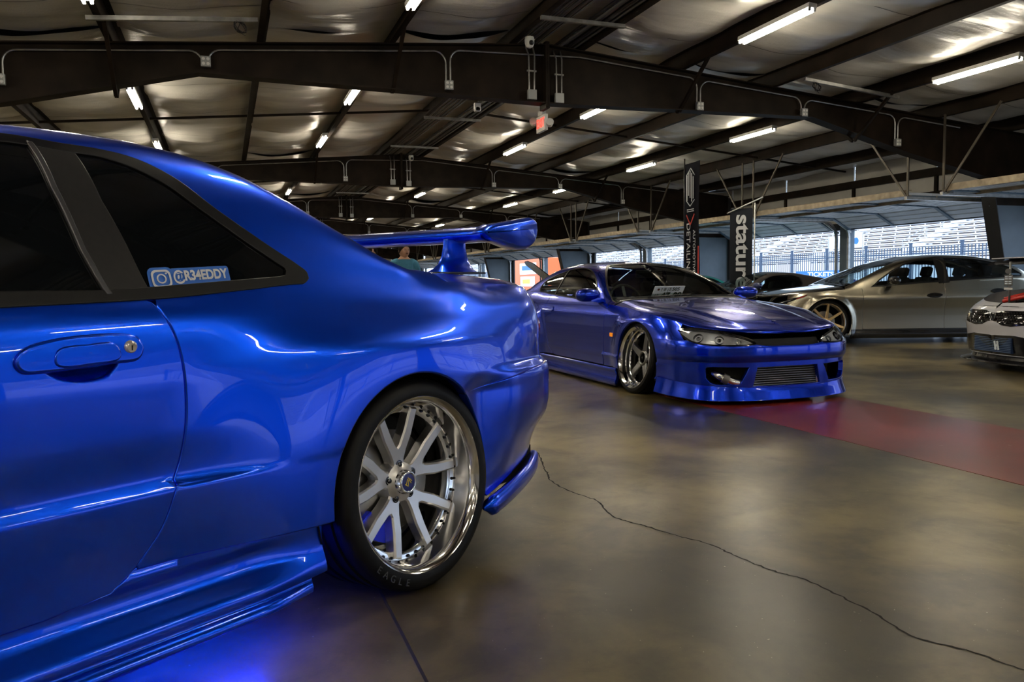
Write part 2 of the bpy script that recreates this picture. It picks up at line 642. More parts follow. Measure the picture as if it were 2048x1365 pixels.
# ---- ceiling: purlins, sagging insulation, bridging
ceil_o = tag(link('ceiling', None), 'low gabled roof underside of sagging vinyl insulation between brown purlins', kind='structure')
PUR = [RX + sg * d for d in (.46, 1.98, 3.50, 5.05, 6.62, 8.15) for sg in (1, -1)]
PUR.sort()
for x in PUR:
    z = rz(x)
    sg = 1 if x > RX else -1
    b = MB()
    b.box((x, (Y0 + Y1) / 2, z + .10), (.006, Y1 - Y0, .20))
    b.box((x + .032 * sg, (Y0 + Y1) / 2, z + .003), (.066, Y1 - Y0, .006))
    b.box((x - .032 * sg, (Y0 + Y1) / 2, z + .197), (.066, Y1 - Y0, .006))
    b.box((x + .064 * sg, (Y0 + Y1) / 2, z + .015), (.005, Y1 - Y0, .03))
    b.build('purlin', M_STEEL, ceil_o)
edges = [WL] + PUR + [WR]
def ins_fn(x0, x1, ph):
    def f(u, v):
        x = x0 + (x1 - x0) * u
        base = rz(x) + .205
        sag = math.sin(PI * u)
        s_ = .085 + .045 * math.sin(v * 2 * PI / 1.75 + ph) + .02 * math.sin(v * 5.1 + 2 * ph) + .012 * math.sin(v * 11.3 + u * 5 + ph)
        return (x, v, base - sag * s_ - .010 * math.sin(u * 9 + v * 2.1 + ph) * sag)
    return f
for bi in range(len(FRAMES) - 1):
    ya, yb = FRAMES[bi], FRAMES[bi + 1]
    near = yb < 30
    for i in range(len(edges) - 1):
        x0, x1 = edges[i], edges[i + 1]
        if x0 < RX < x1:
            halves = [(x0, RX), (RX, x1)]
        else:
            halves = [(x0, x1)]
        b = MB()
        for (p, q) in halves:
            if len(halves) == 2:
                b.grid(lambda u, v, p=p, q=q: (p + (q - p) * u, v, rz(p + (q - p) * u) + .2 - .03 * math.sin(v * 3)), np.linspace(0, 1, 4), np.linspace(ya, yb, 24))
            else:
                b.grid(ins_fn(p, q, bi * 1.7 + i * 2.3), np.linspace(0, 1, 14 if near else 8), np.linspace(ya, yb, 96 if near else 40))
        pan = b.build('insulation_panel', M_INS, ceil_o, smooth=True)
        if len(halves) == 1 and 2 <= bi <= 4:
            f_ = ins_fn(x0, x1, bi * 1.7 + i * 2.3)
            for q_ in range(5):
                yy = ya + BAY * (q_ + .5 + .12 * math.sin(i * 3.1 + q_)) / 5
                s_ = MB()
                s_.grid(lambda u, v: (f_(u, yy)[0], yy + v + .05 * math.sin(PI * u) * math.sin(q_ + i), f_(u, yy)[2] - .006), np.linspace(.02, .98, 14), (-.005, .005))
                s_.build('seam', M_DARKGAP, pan)
for k in range(len(FRAMES) - 1):
    y = FRAMES[k] + 4.25
    for sg in (1, -1):
        b = MB()
        b.bar((RX + .46 * sg, y, rz(RX + .46) + .06), (RX + 9.0 * sg, y + .25, rz(RX + 9.0) + .06), .04, .035)
        b.build('bridging_bar', M_STEEL, ceil_o)
# roof sheet above (keeps daylight out)
b = MB()
for sg in (1, -1):
    b.add([(RX, Y0, RZ + .35), (RX + 9.6 * sg, Y0, rz(RX + 9.6) + .35), (RX + 9.6 * sg, Y1, rz(RX + 9.6) + .35), (RX, Y1, RZ + .35)], [(0, 1, 2, 3)])
b.build('roof_sheet', M_DARKGALV, ceil_o, fix=False)

# ---- steel portal frames
def half_profile(sg):
    top = [(0, 4.02), (9.15, 4.02 - SL * 9.15)]
    bot = [(7.78, 2.58), (6.1, 2.90), (4.2, 3.35), (1.8, 3.315), (0, 3.28)]
    return [(RX + sg * d, z) for d, z in top], [(RX + sg * d, z) for d, z in bot]
names_f = ['third portal frame behind the camera', 'second portal frame behind the camera', 'portal frame level with the near car', 'nearest portal frame, carrying the exit sign',
           'second portal frame in view', 'third portal frame in view', 'fourth portal frame in view', 'fifth portal frame in view', 'last portal frame at the end wall']
for k, y in enumerate(FRAMES):
    root = thing('steel_frame', 'brown tapered steel ' + names_f[k], 'steel frame', (RX, y, 0))
    for sg in (1, -1):
        top, bot = half_profile(sg)
        b = MB()
        poly = [(x, z) for x, z in top + bot]
        Mx = Matrix(((1, 0, 0), (0, 0, -1), (0, 1, 0)))    # (x, z, d) -> (x, -d, z)
        b.prism([(x - RX, z) for x, z in poly], -.005, .005, Mx)
        def edge(pts, w=.2, t=.014):
            for p, q in zip(pts[:-1], pts[1:]):
                b.bar((p[0] - RX, 0, p[1]), (q[0] - RX, 0, q[1]), w, t, up=(0, 0, 1))
        edge(top)
        edge(bot)
        b.box((sg * .014, 0, 3.63), (.026, .22, .84))        # apex splice plate
        b.build('rafter', M_STEEL, root)
        c = MB()
        xi0, xi1, xo = 7.78, 8.40, 9.12
        c.prism([(sg * (xi0 + .095), 2.15), (sg * xi1, 0), (sg * xo, 0), (sg * xo, 2.15)], -.006, .006, Mx)
        c.build('column_web', M_COLW, root)
        c = MB()
        c.prism([(sg * xi0, 2.58), (sg * (xi0 + .094), 2.152), (sg * xo, 2.152), (sg * xo, 3.24), (sg * xi0, 3.36)], -.006, .006, Mx)
        c.build('knee_web', M_STEEL, root)
        c = MB()
        c.bar((sg * xi0, 0, 2.58), (sg * xi1, 0, 0), .26, .016)
        c.bar((sg * xo, 0, 3.24), (sg * xo, 0, 0), .26, .016)
        c.box((sg * (xi1 + xo) / 2, 0, .012), (.85, .3, .024))
        c.build('column_flange', M_COLB, root)
        for d in (2.0, 5.05):
            b = MB()
            b.bar((sg * d, -.02, rz(RX + d) - .55), (sg * d, -.75, rz(RX + d) + .02), .04, .04)
            b.bar((sg * d, .02, rz(RX + d) - .55), (sg * d, .75, rz(RX + d) + .02), .04, .04)
            b.build('flange_brace', M_STEEL, root)

# ---- conduit with outlet boxes along each frame
def arc_drop(xa, xb, z, zb, r=.14):
    """from run height z at xa, bend down to vertical at xb ending at zb"""
    s = 1 if xb > xa else -1
    pts = [(xa, z)]
    for a in np.linspace(0, PI / 2, 7):
        pts.append((xb - s * r + s * r * math.sin(a), z - r + r * math.cos(a)))
    pts.append((xb, zb))
    return pts
BOXX = [-2.13, -.12, 2.69, 6.29, 8.06, 9.83]
for k in range(3, 8):
    y = FRAMES[k]
    root = thing('conduit_run', 'grey conduit with outlet boxes on the ' + names_f[k], 'conduit', (RX, y - .03, 0))
    def runz(x): return rz(x) - .075
    for i, bx in enumerate(BOXX):
        zb = {-2.13: 3.13, -.12: 3.47, 2.69: 3.41, 6.29: 3.38, 8.06: 3.40, 9.83: 3.05}[bx]
        h = MB()
        h.box((bx - RX, -.05, zb), (.105, .055, .115), bev=.006)
        ob = h.build('outlet_box', M_BOX, root)
        if k < 5:
            for dx in (-.024, .024):
                for dz in (-.026, .026):
                    r_ = MB()
                    r_.lathe([(.0, -.0815), (.016, -.0815), (.018, -.078)], 10, Matrix.Translation((bx - RX + dx, 0, zb + dz)))
                    r_.build('receptacle', M_WHITE, ob)
        c = MB()
        for s_ in (-1, 1):
            mid = {0: bx - 1.2, 1: bx + (BOXX[i + 1] - bx) / 2 if i < 5 else bx + 1.3}[0 if s_ < 0 else 1]
            if s_ < 0 and i > 0: mid = (BOXX[i - 1] + bx) / 2
            p = arc_drop(mid, bx + s_ * .028, runz(bx + s_ * .2), zb + .05)
            p[0] = (mid, runz(mid))
            c.tube([(q[0] - RX, -.02, q[1]) for q in p], .010, 6)
        c.build('conduit', M_GALV, root, smooth=True, angle=50)
    for bx, zb in ((3.79, 3.37), (4.17, 3.35)):
        h = MB(); h.box((bx - RX, -.05, zb), (.12, .05, .125), bev=.005); h.build('junction_box', M_BOX, root)
        c = MB()
        for s_ in (-1, 1):
            c.tube([(bx - RX + s_ * .035, -.05, zb + .05), (bx - RX + s_ * .04, -.05, zb + .5), (bx - RX + s_ * .05, .03, zb + .62), (bx - RX + s_ * .06, .3, zb + .66)], .010, 6)
        c.build('conduit', M_GALV, root, smooth=True, angle=50)
        c = MB(); c.box((bx - RX, -.045, zb + .30), (.13, .02, .02)); c.build('strap', M_GALV, root)

# ---- fluorescent strip lights
def make_light():
    root = thing('strip_light', '', 'light')
    h = MB()
    h.box((0, 0, .0), (.105, 1.24, .05), bev=.004)
    h.build('housing', M_WHITE, root)
    for sx in (-1, 1):
        t = MB()
        pts = [(sx * .032, y, -.045) for y in np.linspace(-.595, .595, 5)]
        t.tube(pts, .0145, 10)
        t.build('lamp_tube', M_TUBE, root, smooth=True, angle=40)
        for sy in (-1, 1):
            c = MB(); c.box((sx * .032, sy * .608, -.034), (.026, .02, .05), bev=.002); c.build('lamp_socket', M_BOX, root)
    return root
LIGHTX = [(-4.1, 'row by the left wall'), (-1.08, 'row over the near car'), (1.88, 'row left of the ridge'), (5.91, 'row right of the ridge'), (8.95, 'row nearest the garage doors')]
LIGHTY = [-12.3, -10.6 + 2.4, -5.3 + .4, -1.2, 3.3, 7.63, 12.15, 16.2, 20.65, 25.0, 29.55, 34.2, 38.7, 43.3, 47.8, 52.0]
ORD = ['first', 'second', 'third', 'fourth', 'fifth', 'sixth', 'seventh', 'eighth', 'ninth', 'tenth', 'eleventh', 'twelfth', 'thirteenth', 'fourteenth', 'fifteenth', 'sixteenth']
proto_l = None
for lx, rn in LIGHTX:
    for j, ly in enumerate(LIGHTY):
        if lx == -4.1 and ly > 20:
            continue
        o = make_light() if proto_l is None else copy_tree(proto_l)
        proto_l = proto_l or o
        o.location = (lx, ly, rz(lx) - .028)
        o.rotation_euler = (0, math.atan(SL) * (1 if lx > RX else -1), 0)
        pos = ORD[j - 5] + ' ahead of camera' if j >= 5 else ORD[4 - j] + ' behind camera'
        tag(o, 'fluorescent strip light, ' + pos + ', ' + rn, 'light', 'fluorescent strip lights under the purlins')

# ---- conduit bundles along the ridge
root = thing('conduit_rack', 'bundles of dark conduit hung between the two ridge purlins', 'conduit', (RX, 9.8, 0))
for i, x in enumerate(list(np.linspace(-.42, -.12, 9)) + list(np.linspace(.14, .40, 6))):
    c = MB()
    zz = RZ + .0 + (.015 if i % 2 else 0)
    c.tube([(x, yy, zz) for yy in np.linspace(-26, 44, 8)], .014 if i < 9 else .018, 6)
    c.build('conduit', M_DARKGALV if i % 3 else M_BLACK, root, smooth=True)
for yy in (-8.1, -1.2, 4.45, 7.55, 12.2, 16.6, 21.3, 25.6, 30.3):
    c = MB(); c.box((0, yy, RZ - .06), (1.06, .042, .042)); c.build('trapeze_bar', M_GALV, root)
def strut(label, xa, xb, y, cable=None):
    r = thing('strut_channel', label, 'channel', ((xa + xb) / 2, y, rz((xa + xb) / 2) - .03))
    b = MB()
    dz = rz(xb) - rz(xa)
    L = xb - xa
    b.bar((-L / 2, 0, -dz / 2), (L / 2, 0, dz / 2), .042, .042)
    b.build('channel', M_GALV, r)
    if cable is not None:
        c = MB()
        for q in range(4):
            pts = [(cable + .06 * math.cos(a + q), .02 * math.sin(3 * a + q), -.02 + .055 * math.sin(a + q * .7)) for a in np.linspace(0, 2 * PI, 16, endpoint=False)]
            c.tube(pts, .004, 5, closed=True)
        c.tube([(cable, 0, .02), (cable - .03, 0, -.06), (cable + .05, .01, -.1)], .004, 5)
        c.build('cable_coil', M_BLACK, r, smooth=True)
strut('grey strut channel with a black cable tied near its end, at the upper left', -1.18, .41, 8.8, .62)
strut('grey strut channel with a coil of black cable, between purlins at the upper right', 7.55, 9.2, 9.1, -.62)

# ---- exit sign, camera, speaker
r = thing('exit_sign', 'white emergency exit sign with red EXIT lettering and twin lamp heads under the nearest frame', 'exit sign', (4.06, 10.05, 3.08))
b = MB(); b.box((0, 0, 0), (.045, .31, .21), bev=.006); b.build('sign_body', M_WHITE, r)
b = MB(); b.box((0, 0, .14), (.06, .16, .07), bev=.004); b.build('mount', M_WHITE, r)
M_EXIT = mat('exit_red', (.9, .04, .03), .4, emit=(1, .05, .03), estr=1.6)
me = text_mesh('EXIT', .165, .002, bold=.003)
ex = link('lettering', me, r, M_EXIT)
ex.matrix_basis = basis3((0, -1, 0), (0, 0, 1), (-1, 0, 0), (-.0245, 0, 0)) @ Matrix.Diagonal((.80, 1, 1, 1))
for sy in (-1, 1):
    h = MB()
    h.lathe([(0, -.03), (.035, -.03), (.05, .03), (.052, .055), (0, .055)], 16, Matrix.Translation((.01, 0, 0)))
    o = h.build('lamp_head', M_WHITE, r, smooth=True, angle=40, loc=(.03 * sy, -sy * .22, .05 - .09 * (sy > 0)), rot=(rad(20), 0, rad(160)))
def cam_unit(label, x, y, z):
    r = thing('security_camera', label, 'camera', (x, y, z))
    b = MB()
    b.lathe([(0, .0), (.055, 0), (.06, -.03), (.058, -.08), (.045, -.115), (.02, -.13), (0, -.132)], 20, Matrix.Rotation(PI / 2, 4, 'X'))
    b.build('camera_body', M_WHITE, r, smooth=True, angle=40)
    b = MB(); b.lathe([(0, -.02), (.028, -.02), (.03, 0)], 16); b.build('lens', M_BLACK, r, loc=(.005, -.045, -.075), rot=(rad(35), 0, 0), smooth=True)
cam_unit('white turret security camera under the ridge before the nearest frame', 3.62, 9.35, 3.97)
cam_unit('white turret security camera at the second frame', 4.2, 18.6, 3.98)
r = thing('motion_sensor', 'small white sensor box under the nearest frame, left of the exit sign', 'sensor', (3.14, 10.0, 3.20))
b = MB(); b.box((0, 0, .03), (.085, .06, .11), bev=.012); b.build('sensor_body', M_WHITE, r)
b = MB(); b.lathe([(.0, .0), (.03, .0), (.025, .02), (0, .03)], 12, Matrix.Translation((0, -.03, 0))); b.build('sensor_lens', M_BOX, r, smooth=True)

# ---- right wall with garage doors
wall_r = tag(link('wall_right', None), 'long wall of open overhead garage doors with off-white liner above', kind='structure')
DOORS = []
for k in range(len(FRAMES) - 1):
    ya = FRAMES[k]
    DOORS += [(ya + .42, ya + 4.42), (ya + 4.86, ya + 8.72)]
for k in range(len(FRAMES) - 1):
    ya, yb = FRAMES[k], FRAMES[k + 1]
    for (p, q) in ((ya, ya + 2.3), (ya + 2.33, ya + 4.5), (ya + 4.53, ya + 6.8), (ya + 6.83, yb)):
        b = MB(); b.box((WR + .04, (p + q) / 2, 2.87), (.03, q - p - .015, 1.34)); b.build('liner_panel', M_PANEL, wall_r)
    for z, h in ((3.05, .16), (2.62, .10)):
        b = MB(); b.box((WR - .03, (ya + yb) / 2, z), (.08, BAY, h)); b.build('girt', M_STEEL, wall_r)
    for yy in (ya + 2.31, ya + 4.51, ya + 6.81):
        b = MB(); b.box((WR - .0, yy, 2.82), (.05, .07, .55)); b.build('girt_post', M_STEEL, wall_r)
    b = MB(); b.box((WR + .02, (ya + yb) / 2, 2.15), (.12, BAY, .16)); b.build('door_header', M_COLB, wall_r)
    b = MB(); b.box((WR - .04, ya + 4.64, 1.07), (.22, .22, 2.14), bev=.004); b.build('centre_post', M_COLW, wall_r)
    for yy, w in ((ya + .22, .36), (yb - .17, .30)):
        b = MB(); b.box((WR + .03, yy, 1.07), (.06, w, 2.14)); b.build('jamb_panel', M_COLB, wall_r)
# overhead doors
dnames = {6: 'garage door', }
for di, (da, db) in enumerate(DOORS):
    w = db - da
    rel = di - 6
    if rel >= 0:
        lab = 'raised sectional garage door with tan stiffener, ' + ORD[rel] + ' beyond the nearest frame'
    else:
        lab = 'raised sectional garage door, ' + ORD[-rel - 1] + ' on the camera side of the nearest frame'
    r = thing('garage_door', lab, 'garage door', (WR, (da + db) / 2, 0), group='raised garage doors along the right wall')
    detail = -3 <= rel <= 7
    prof = [(-2.65, 2.345), (-2.15, 2.345), (-1.65, 2.34), (-1.15, 2.335), (-.66, 2.32), (-.22, 2.09)]
    for i in range(5):
        p, q = Vector((prof[i][0], 0, prof[i][1])), Vector((prof[i + 1][0], 0, prof[i + 1][1]))
        d = (q - p).normalized()
        b = MB()
        b.bar(p + d * .004, q - d * .004, w, .04, up=(0, 0, 1))
        nn = Vector((-d.z, 0, d.x)) * (1 if d.x > 0 else -1)
        if detail:
            for t in (.2, .5, .8):
                c_ = p.lerp(q, t) - nn * .022
                b.bar(c_ - d * .05, c_ + d * .05, w - .02, .008)
        sec = b.build('door_section', M_DOOR, r)
        if detail:
            for f in (-.49, -.18, .18, .49):
                s_ = MB()
                y = f * w
                a_, c_ = p - nn * .035, q - nn * .035
                s_.bar((a_.x, y, a_.z), (c_.x, y, c_.z), .075, .03)
                s_.build('stile', M_STILE, sec)
    b = MB()
    b.box((-2.68, 0, 2.36), (.012, w, .10)); b.box((-2.64, 0, 2.405), (.09, w, .012)); b.box((-2.64, 0, 2.315), (.09, w, .012))
    b.box((-2.05, 0, 2.30), (.03, w, .06))
    b.build('stiffener', M_TAN, r)
    for sy in (-1, 1):
        t = MB()
        y = sy * (w / 2 + .03)
        pts = [(-2.75, y, 2.27)] + [(x, y, 2.265) for x in (-1.6, -.75)]
        for a in np.linspace(0, PI / 2, 7):
            pts.append((-.55 + .38 * math.sin(a), y, 2.265 - .38 + .38 * math.cos(a)))
        pts.append((-.17, y, .02))
        for p, q in zip(pts[:-1], pts[1:]):
            t.bar(p, q, .05, .05, up=(0, 1, 0))
        t.build('track', M_GALV, r)
        if detail:
            zt = rz(WR - 2.72)
            for (dy, nm) in ((0, 0), (-sy * .95, 1)):
                h = MB()
                a_, c_ = Vector((-2.72, y, 2.27)), Vector((-2.72, y + dy, zt))
                h.bar(a_, c_, .035, .004, up=(1, 0, 0)); h.bar(a_ + Vector((.017, 0, 0)), c_ + Vector((.017, 0, 0)), .004, .035, up=(1, 0, 0))
                h.build('hanger_angle', M_HANG, r)
            br = MB(); br.bar((-.62, y, 2.3), (-.12, y, 2.0), .04, .04, up=(0, 1, 0)); br.build('corner_brace', M_GALV, r)
            ro = MB(); ro.box((-2.62, y - sy * .05, 2.29), (.08, .05, .05)); ro.build('roller_bracket', M_DARKGALV, r)

# ---- other walls
wall_l = tag(link('wall_left', None), 'plain off-white liner wall on the far side of the near car', kind='structure')
for k in range(len(FRAMES) - 1):
    ya, yb = FRAMES[k], FRAMES[k + 1]
    for i in range(4):
        p, q = ya + BAY * i / 4, ya + BAY * (i + 1) / 4
        b = MB(); b.box((WL, (p + q) / 2, 1.75), (.05, q - p - .02, 3.5)); b.build('liner_panel', M_PANEL, wall_l)
def endwall(name, y, lab):
    w_ = tag(link(name, None), lab, kind='structure')
    for i in range(8):
        p, q = WL + (WR - WL) * i / 8, WL + (WR - WL) * (i + 1) / 8
        b = MB()
        zt = [rz(p) + .3, rz(q) + .3]
        b.prism([(p + .01, 0), (q - .01, 0), (q - .01, zt[1])] + ([(RX, RZ + .3)] if p < RX < q else []) + [(p + .01, zt[0])], -.03, .03,
                Matrix(((1, 0, 0, 0), (0, 0, -1, y), (0, 1, 0, 0), (0, 0, 0, 1))))
        b.build('liner_panel', M_PANEL, w_)
endwall('wall_back', Y1 + .05, 'off-white end wall far down the hall')
endwall('wall_front', Y0 - .05, 'off-white end wall behind the camera')

# ---- outside: apron, fence, grandstand
M_APRON = mat('pale_asphalt', (.36, .37, .38), .8, noise=(.6, .2))
b = MB(); b.box((WR + 90.1, 40, -.03), (180, 320, .04)); tag(b.build('ground', M_APRON), 'pale paved apron outside the garage doors', kind='structure')
M_FENCE = mat('fence_blue_steel', (.045, .075, .13), .45)
FX = 24.0
r = thing('picket_fence', 'dark blue steel picket fence outside the garage doors', 'fence', (FX, 30, 0))
pk = MB()
for y in np.arange(-40, 90, .137):
    pk.box((0, y, 1.08), (.022, .026, 2.1))
po = pk.build('picket', M_FENCE, r); po['kind'] = 'stuff'
for z in (.28, 1.88):
    b = MB(); b.box((0, 25, z), (.035, 130, .05)); b.build('rail', M_FENCE, r)
b = MB()
postm = None
for y in np.arange(-40, 91, 2.2):
    if postm is None:
        b.box((0, 0, 1.12), (.075, .085, 2.24)); b.box((0, 0, 2.26), (.09, .10, .04))
        postm = b.build('post', M_FENCE, r)
        postm.location = (0, y, 0)
    else:
        c = postm.copy(); COL.objects.link(c); c.location = (0, y, 0)
M_PLANK = mat('white_aluminium_bench', (.72, .77, .84), .5)
M_RISER = mat('dark_bench_gap', (.10, .085, .085), .8)
M_CONC = mat('pale_concrete', (.62, .65, .70), .8, noise=(.4, .08))
GX, GZ, NR = 46.0, 2.3, 34
RUN, RISE = .78, .36
r = thing('grandstand', 'huge white grandstand of bench rows rising beyond the fence', 'grandstand', (GX, 60, 0))
b = MB(); b.box((.0, 0, GZ / 2), (.3, 260, GZ)); b.build('front_wall', M_CONC, r)
for i in range(NR):
    x, z = .4 + RUN * i, GZ + RISE * i
    b = MB(); b.box((x + RUN * .5, 0, z - .2), (RUN, 260, .4)); b.build('riser', M_RISER, r)
    b = MB(); b.box((x + .15, 0, z + .205), (.26, 260, .05)); b.box((x + .02, 0, z + .02), (.05, 260, .09)); b.build('bench_plank', M_PLANK, r)
sp = MB()
for i in range(NR):
    x, z = .4 + RUN * i, GZ + RISE * i
    for y in np.arange(-95, 100, 1.45):
        sp.box((x + .03, y + .7 * (i % 2), z + .12), (.05, .07, .17))
so = sp.build('bench_bracket', M_PLANK, r); so['kind'] = 'stuff'
for y in np.arange(-90, 125, 9.5):
    b = MB()
    for i in range(NR):
        b.box((.4 + RUN * i + .3, y, GZ + RISE * i + .12), (.7, 1.3, .26))
    st = b.build('aisle_stair', M_CONC, r)
    b = MB()
    for i in range(1, NR - 3, 5):
        pa, pb = Vector((.4 + RUN * i, y, GZ + RISE * i)), Vector((.4 + RUN * (i + 3), y, GZ + RISE * (i + 3)))
        b.tube([pa + Vector((0, 0, .25)), pa + Vector((0, 0, 1.1)), pb + Vector((0, 0, 1.1)), pb + Vector((0, 0, .25))], .03, 5)
        b.tube([pa + Vector((0, 0, .7)), pb + Vector((0, 0, .7))], .025, 5)
    b.build('handrail', M_GALV, st)
# ticket sign and banner on the fence
M_SIGNB = mat('sign_blue', (.03, .16, .50), .5)
M_SIGNW = mat('sign_white', (.80, .88, .95), .5)
r = thing('ticket_sign', 'long blue TICKETS sign with white lettering on the fence', 'sign', (FX - .08, 27.75, 1.19))
b = MB(); b.box((0, 0, 0), (.03, 2.9, .32), bev=.004); b.build('sign_board', M_SIGNB, r)
me = text_mesh('TICKETS', .26, .003, bold=.006)
o = link('lettering', me, r, M_SIGNW); o.matrix_basis = basis3((0, -1, 0), (0, 0, 1), (-1, 0, 0), (-.018, -.1, 0)) @ Matrix.Diagonal((1.6, 1, 1, 1))
r = thing('white_banner', 'white banner with two blue roundels beyond the fence', 'banner', (30, 32.9, 2.9))
b = MB(); b.box((0, 0, 0), (.04, 2.5, .62)); b.build('banner_sheet', M_SIGNW, r)
for yy in (.1, -.75):
    b = MB(); b.lathe([(0, -.004), (.17, -.004), (.17, .0)], 20, Matrix.Translation((-.025, yy, 0)) @ Matrix.Rotation(PI / 2, 4, 'Z')); b.build('roundel', M_SIGNB, r)
b = MB()
for yy in (-1.2, 1.2): b.tube([(0, yy, -2.9), (0, yy, .35)], .04, 6)
b.build('post', M_GALV, r)
# ================================================================== CAR SURFACES
class CarSurf:
    """x rearward, y sideways (template side y>0), z up.
    W(t,z): wrap-around lower body; G(x,v): upper body section from shoulder (v=0) to centreline (v=1)."""
    def __init__(s, plan, prof, zb, zt, lean, crown, tight=4., flares=()):
        P = spline2(plan, 1600)
        L = np.r_[0, np.cumsum(np.hypot(*np.diff(P, axis=0).T))]
        k = np.argmin(np.abs(P[:, 0]) + (P[:, 1] < .5) * 9)      # arc length zero where the side passes x=0
        s.T, s.P = L - L[k] + P[k, 0], P
        tg = np.gradient(P, axis=0)
        tg /= np.linalg.norm(tg, axis=1, keepdims=True)
        w = 25
        ker = np.hanning(2 * w + 1); ker /= ker.sum()
        pad = np.vstack([np.repeat(tg[:1], w, 0), tg, np.repeat(tg[-1:], w, 0)])
        tg = np.stack([np.convolve(pad[:, i], ker, 'valid') for i in (0, 1)], 1)
        tg[0], tg[-1] = (0, 1), (0, -1)
        tg /= np.linalg.norm(tg, axis=1, keepdims=True)
        s.N = np.stack([-tg[:, 1], tg[:, 0]], 1)
        if s.N[len(P) // 2, 1] < 0: s.N = -s.N
        s.st = np.array([p[0] for p in prof], float)
        s.pf = [pchip(*zip(*sorted(p[1]))) for p in prof]
        s.flares = flares
        s.zb, s.zt, s.lean, s.crown = (pchip(*zip(*a)) for a in (zb, zt, lean, crown))
        s.tight = tight
        tt = np.linspace(s.T[0], s.T[-1], 1500)
        # shoulder curve: zb is given over x; two fixed-point passes
        xx = np.interp(tt, s.T, s.P[:, 0])
        for _ in range(4):
            B = s.W(np.stack([tt, s.zb(xx)], 1))
            xx = B[:, 0]
        o = np.argsort(B[:, 0])
        s.bx, s.by = B[o, 0], B[o, 1]
        s.xmin, s.xmax = s.bx[0], s.bx[-1]
    def d(s, t, z):
        st = s.st
        K = len(st)
        D = np.stack([f(z) for f in s.pf], 1)
        if K == 1: return D[:, 0]
        t = np.clip(t, st[0], st[-1])
        k = np.clip(np.searchsorted(st, t, side='right') - 1, 0, K - 2)
        i0, i3 = np.maximum(k - 1, 0), np.minimum(k + 2, K - 1)
        r = np.arange(len(t))
        h = st[k + 1] - st[k]
        u = (t - st[k]) / h
        y1, y2 = D[r, k], D[r, k + 1]
        m1 = np.where(k > 0, (y2 - D[r, i0]) / np.maximum(st[k + 1] - st[i0], 1e-6), (y2 - y1) / h)
        m2 = np.where(k + 2 < K, (D[r, i3] - y1) / np.maximum(st[i3] - st[k], 1e-6), (y2 - y1) / h)
        u2, u3 = u * u, u * u * u
        return (2 * u3 - 3 * u2 + 1) * y1 + (u3 - 2 * u2 + u) * h * m1 + (-2 * u3 + 3 * u2) * y2 + (u3 - u2) * h * m2
    def W(s, uv):
        uv = np.atleast_2d(np.asarray(uv, float))
        t, z = uv[:, 0], uv[:, 1]
        d = s.d(t, z)
        for fl in s.flares:
            d = d + fl(t, z)
        x = np.interp(t, s.T, s.P[:, 0]); y = np.interp(t, s.T, s.P[:, 1])
        nx = np.interp(t, s.T, s.N[:, 0]); ny = np.interp(t, s.T, s.N[:, 1])
        return np.stack([x + nx * d, y + ny * d, z], 1)
    def ctrl(s, x):
        yb = np.interp(x, s.bx, s.by)
        zb, zt = s.zb(x), s.zt(x)
        h = zt - zb
        ky = np.maximum(yb - s.lean(x) * h, yb * .25)
        kz = zt - s.crown(x)
        return yb, zb, zt, ky, kz
    def G(s, uv):
        uv = np.atleast_2d(np.asarray(uv, float))
        x, v = uv[:, 0], uv[:, 1]
        yb, zb, zt, ky, kz = s.ctrl(x)
        v = np.sin(np.clip(v, 0, 1) * PI / 2) ** 2
        w = s.tight
        c0, c1, c2 = (1 - v) ** 2, 2 * w * v * (1 - v), v ** 2
        q = c0 + c1 + c2
        return np.stack([x, (c0 * yb + c1 * ky) / q, (c0 * zb + c1 * kz + c2 * zt) / q], 1)
    def v_at(s, x, z=None, y=None):
        """v for a given height z (side) or lateral y (top)"""
        x = np.atleast_1d(np.asarray(x, float)); q = np.atleast_1d(np.asarray(z if z is not None else y, float))
        x, q = np.broadcast_arrays(x, q)
        lo, hi = np.zeros(len(x)), np.ones(len(x))
        for _ in range(40):
            m = (lo + hi) / 2
            p = s.G(np.stack([x, m], 1))
            c = (p[:, 2] < q) if z is not None else (p[:, 1] > q)
            lo, hi = np.where(c, m, lo), np.where(c, hi, m)
        return (lo + hi) / 2
    def xz(s, pts):
        p = np.asarray(pts, float)
        return np.stack([p[:, 0], s.v_at(p[:, 0], z=p[:, 1])], 1)
    def xy(s, pts):
        p = np.asarray(pts, float)
        return np.stack([p[:, 0], s.v_at(p[:, 0], y=p[:, 1])], 1)

def mir(fn, sg):
    return (lambda uv: fn(uv) * np.array([1, sg, 1.])) if sg < 0 else fn
def offs(fn, d):
    """surface pushed out along its normal"""
    def f(uv):
        uv = np.asarray(uv, float)
        e = 1e-4
        P = fn(uv)
        n = np.cross(fn(uv + [e, 0]) - fn(uv - [e, 0]), fn(uv + [0, e]) - fn(uv - [0, e]))
        n /= np.maximum(np.linalg.norm(n, axis=1, keepdims=True), 1e-12)
        c = np.array([P[:, 0].mean(), 0, .45])
        if np.sum((P - c) * n) < 0: n = -n
        return P + n * d
    return f
def arc(cx, cz, r, a0, a1, n=24, ry=None):
    ry = ry or r
    return [(cx + r * math.cos(rad(a)), cz + ry * math.sin(rad(a))) for a in np.linspace(a0, a1, n)]
def panel(parent, name, material, fns, step=.02, r=.003, depth=.02, smooth=True, flange=True, bstep=None, mask=None):
    """fns: list of (fn, outer, holes, scale_v)"""
    mb = MB()
    for fn, outer, holes, sv in fns:
        patch(mb, fn, outer, holes, step, r, depth, scale_v=sv, flange=flange, bstep=bstep, mask=mask)
    return mb.build(name, material, parent, smooth=True)
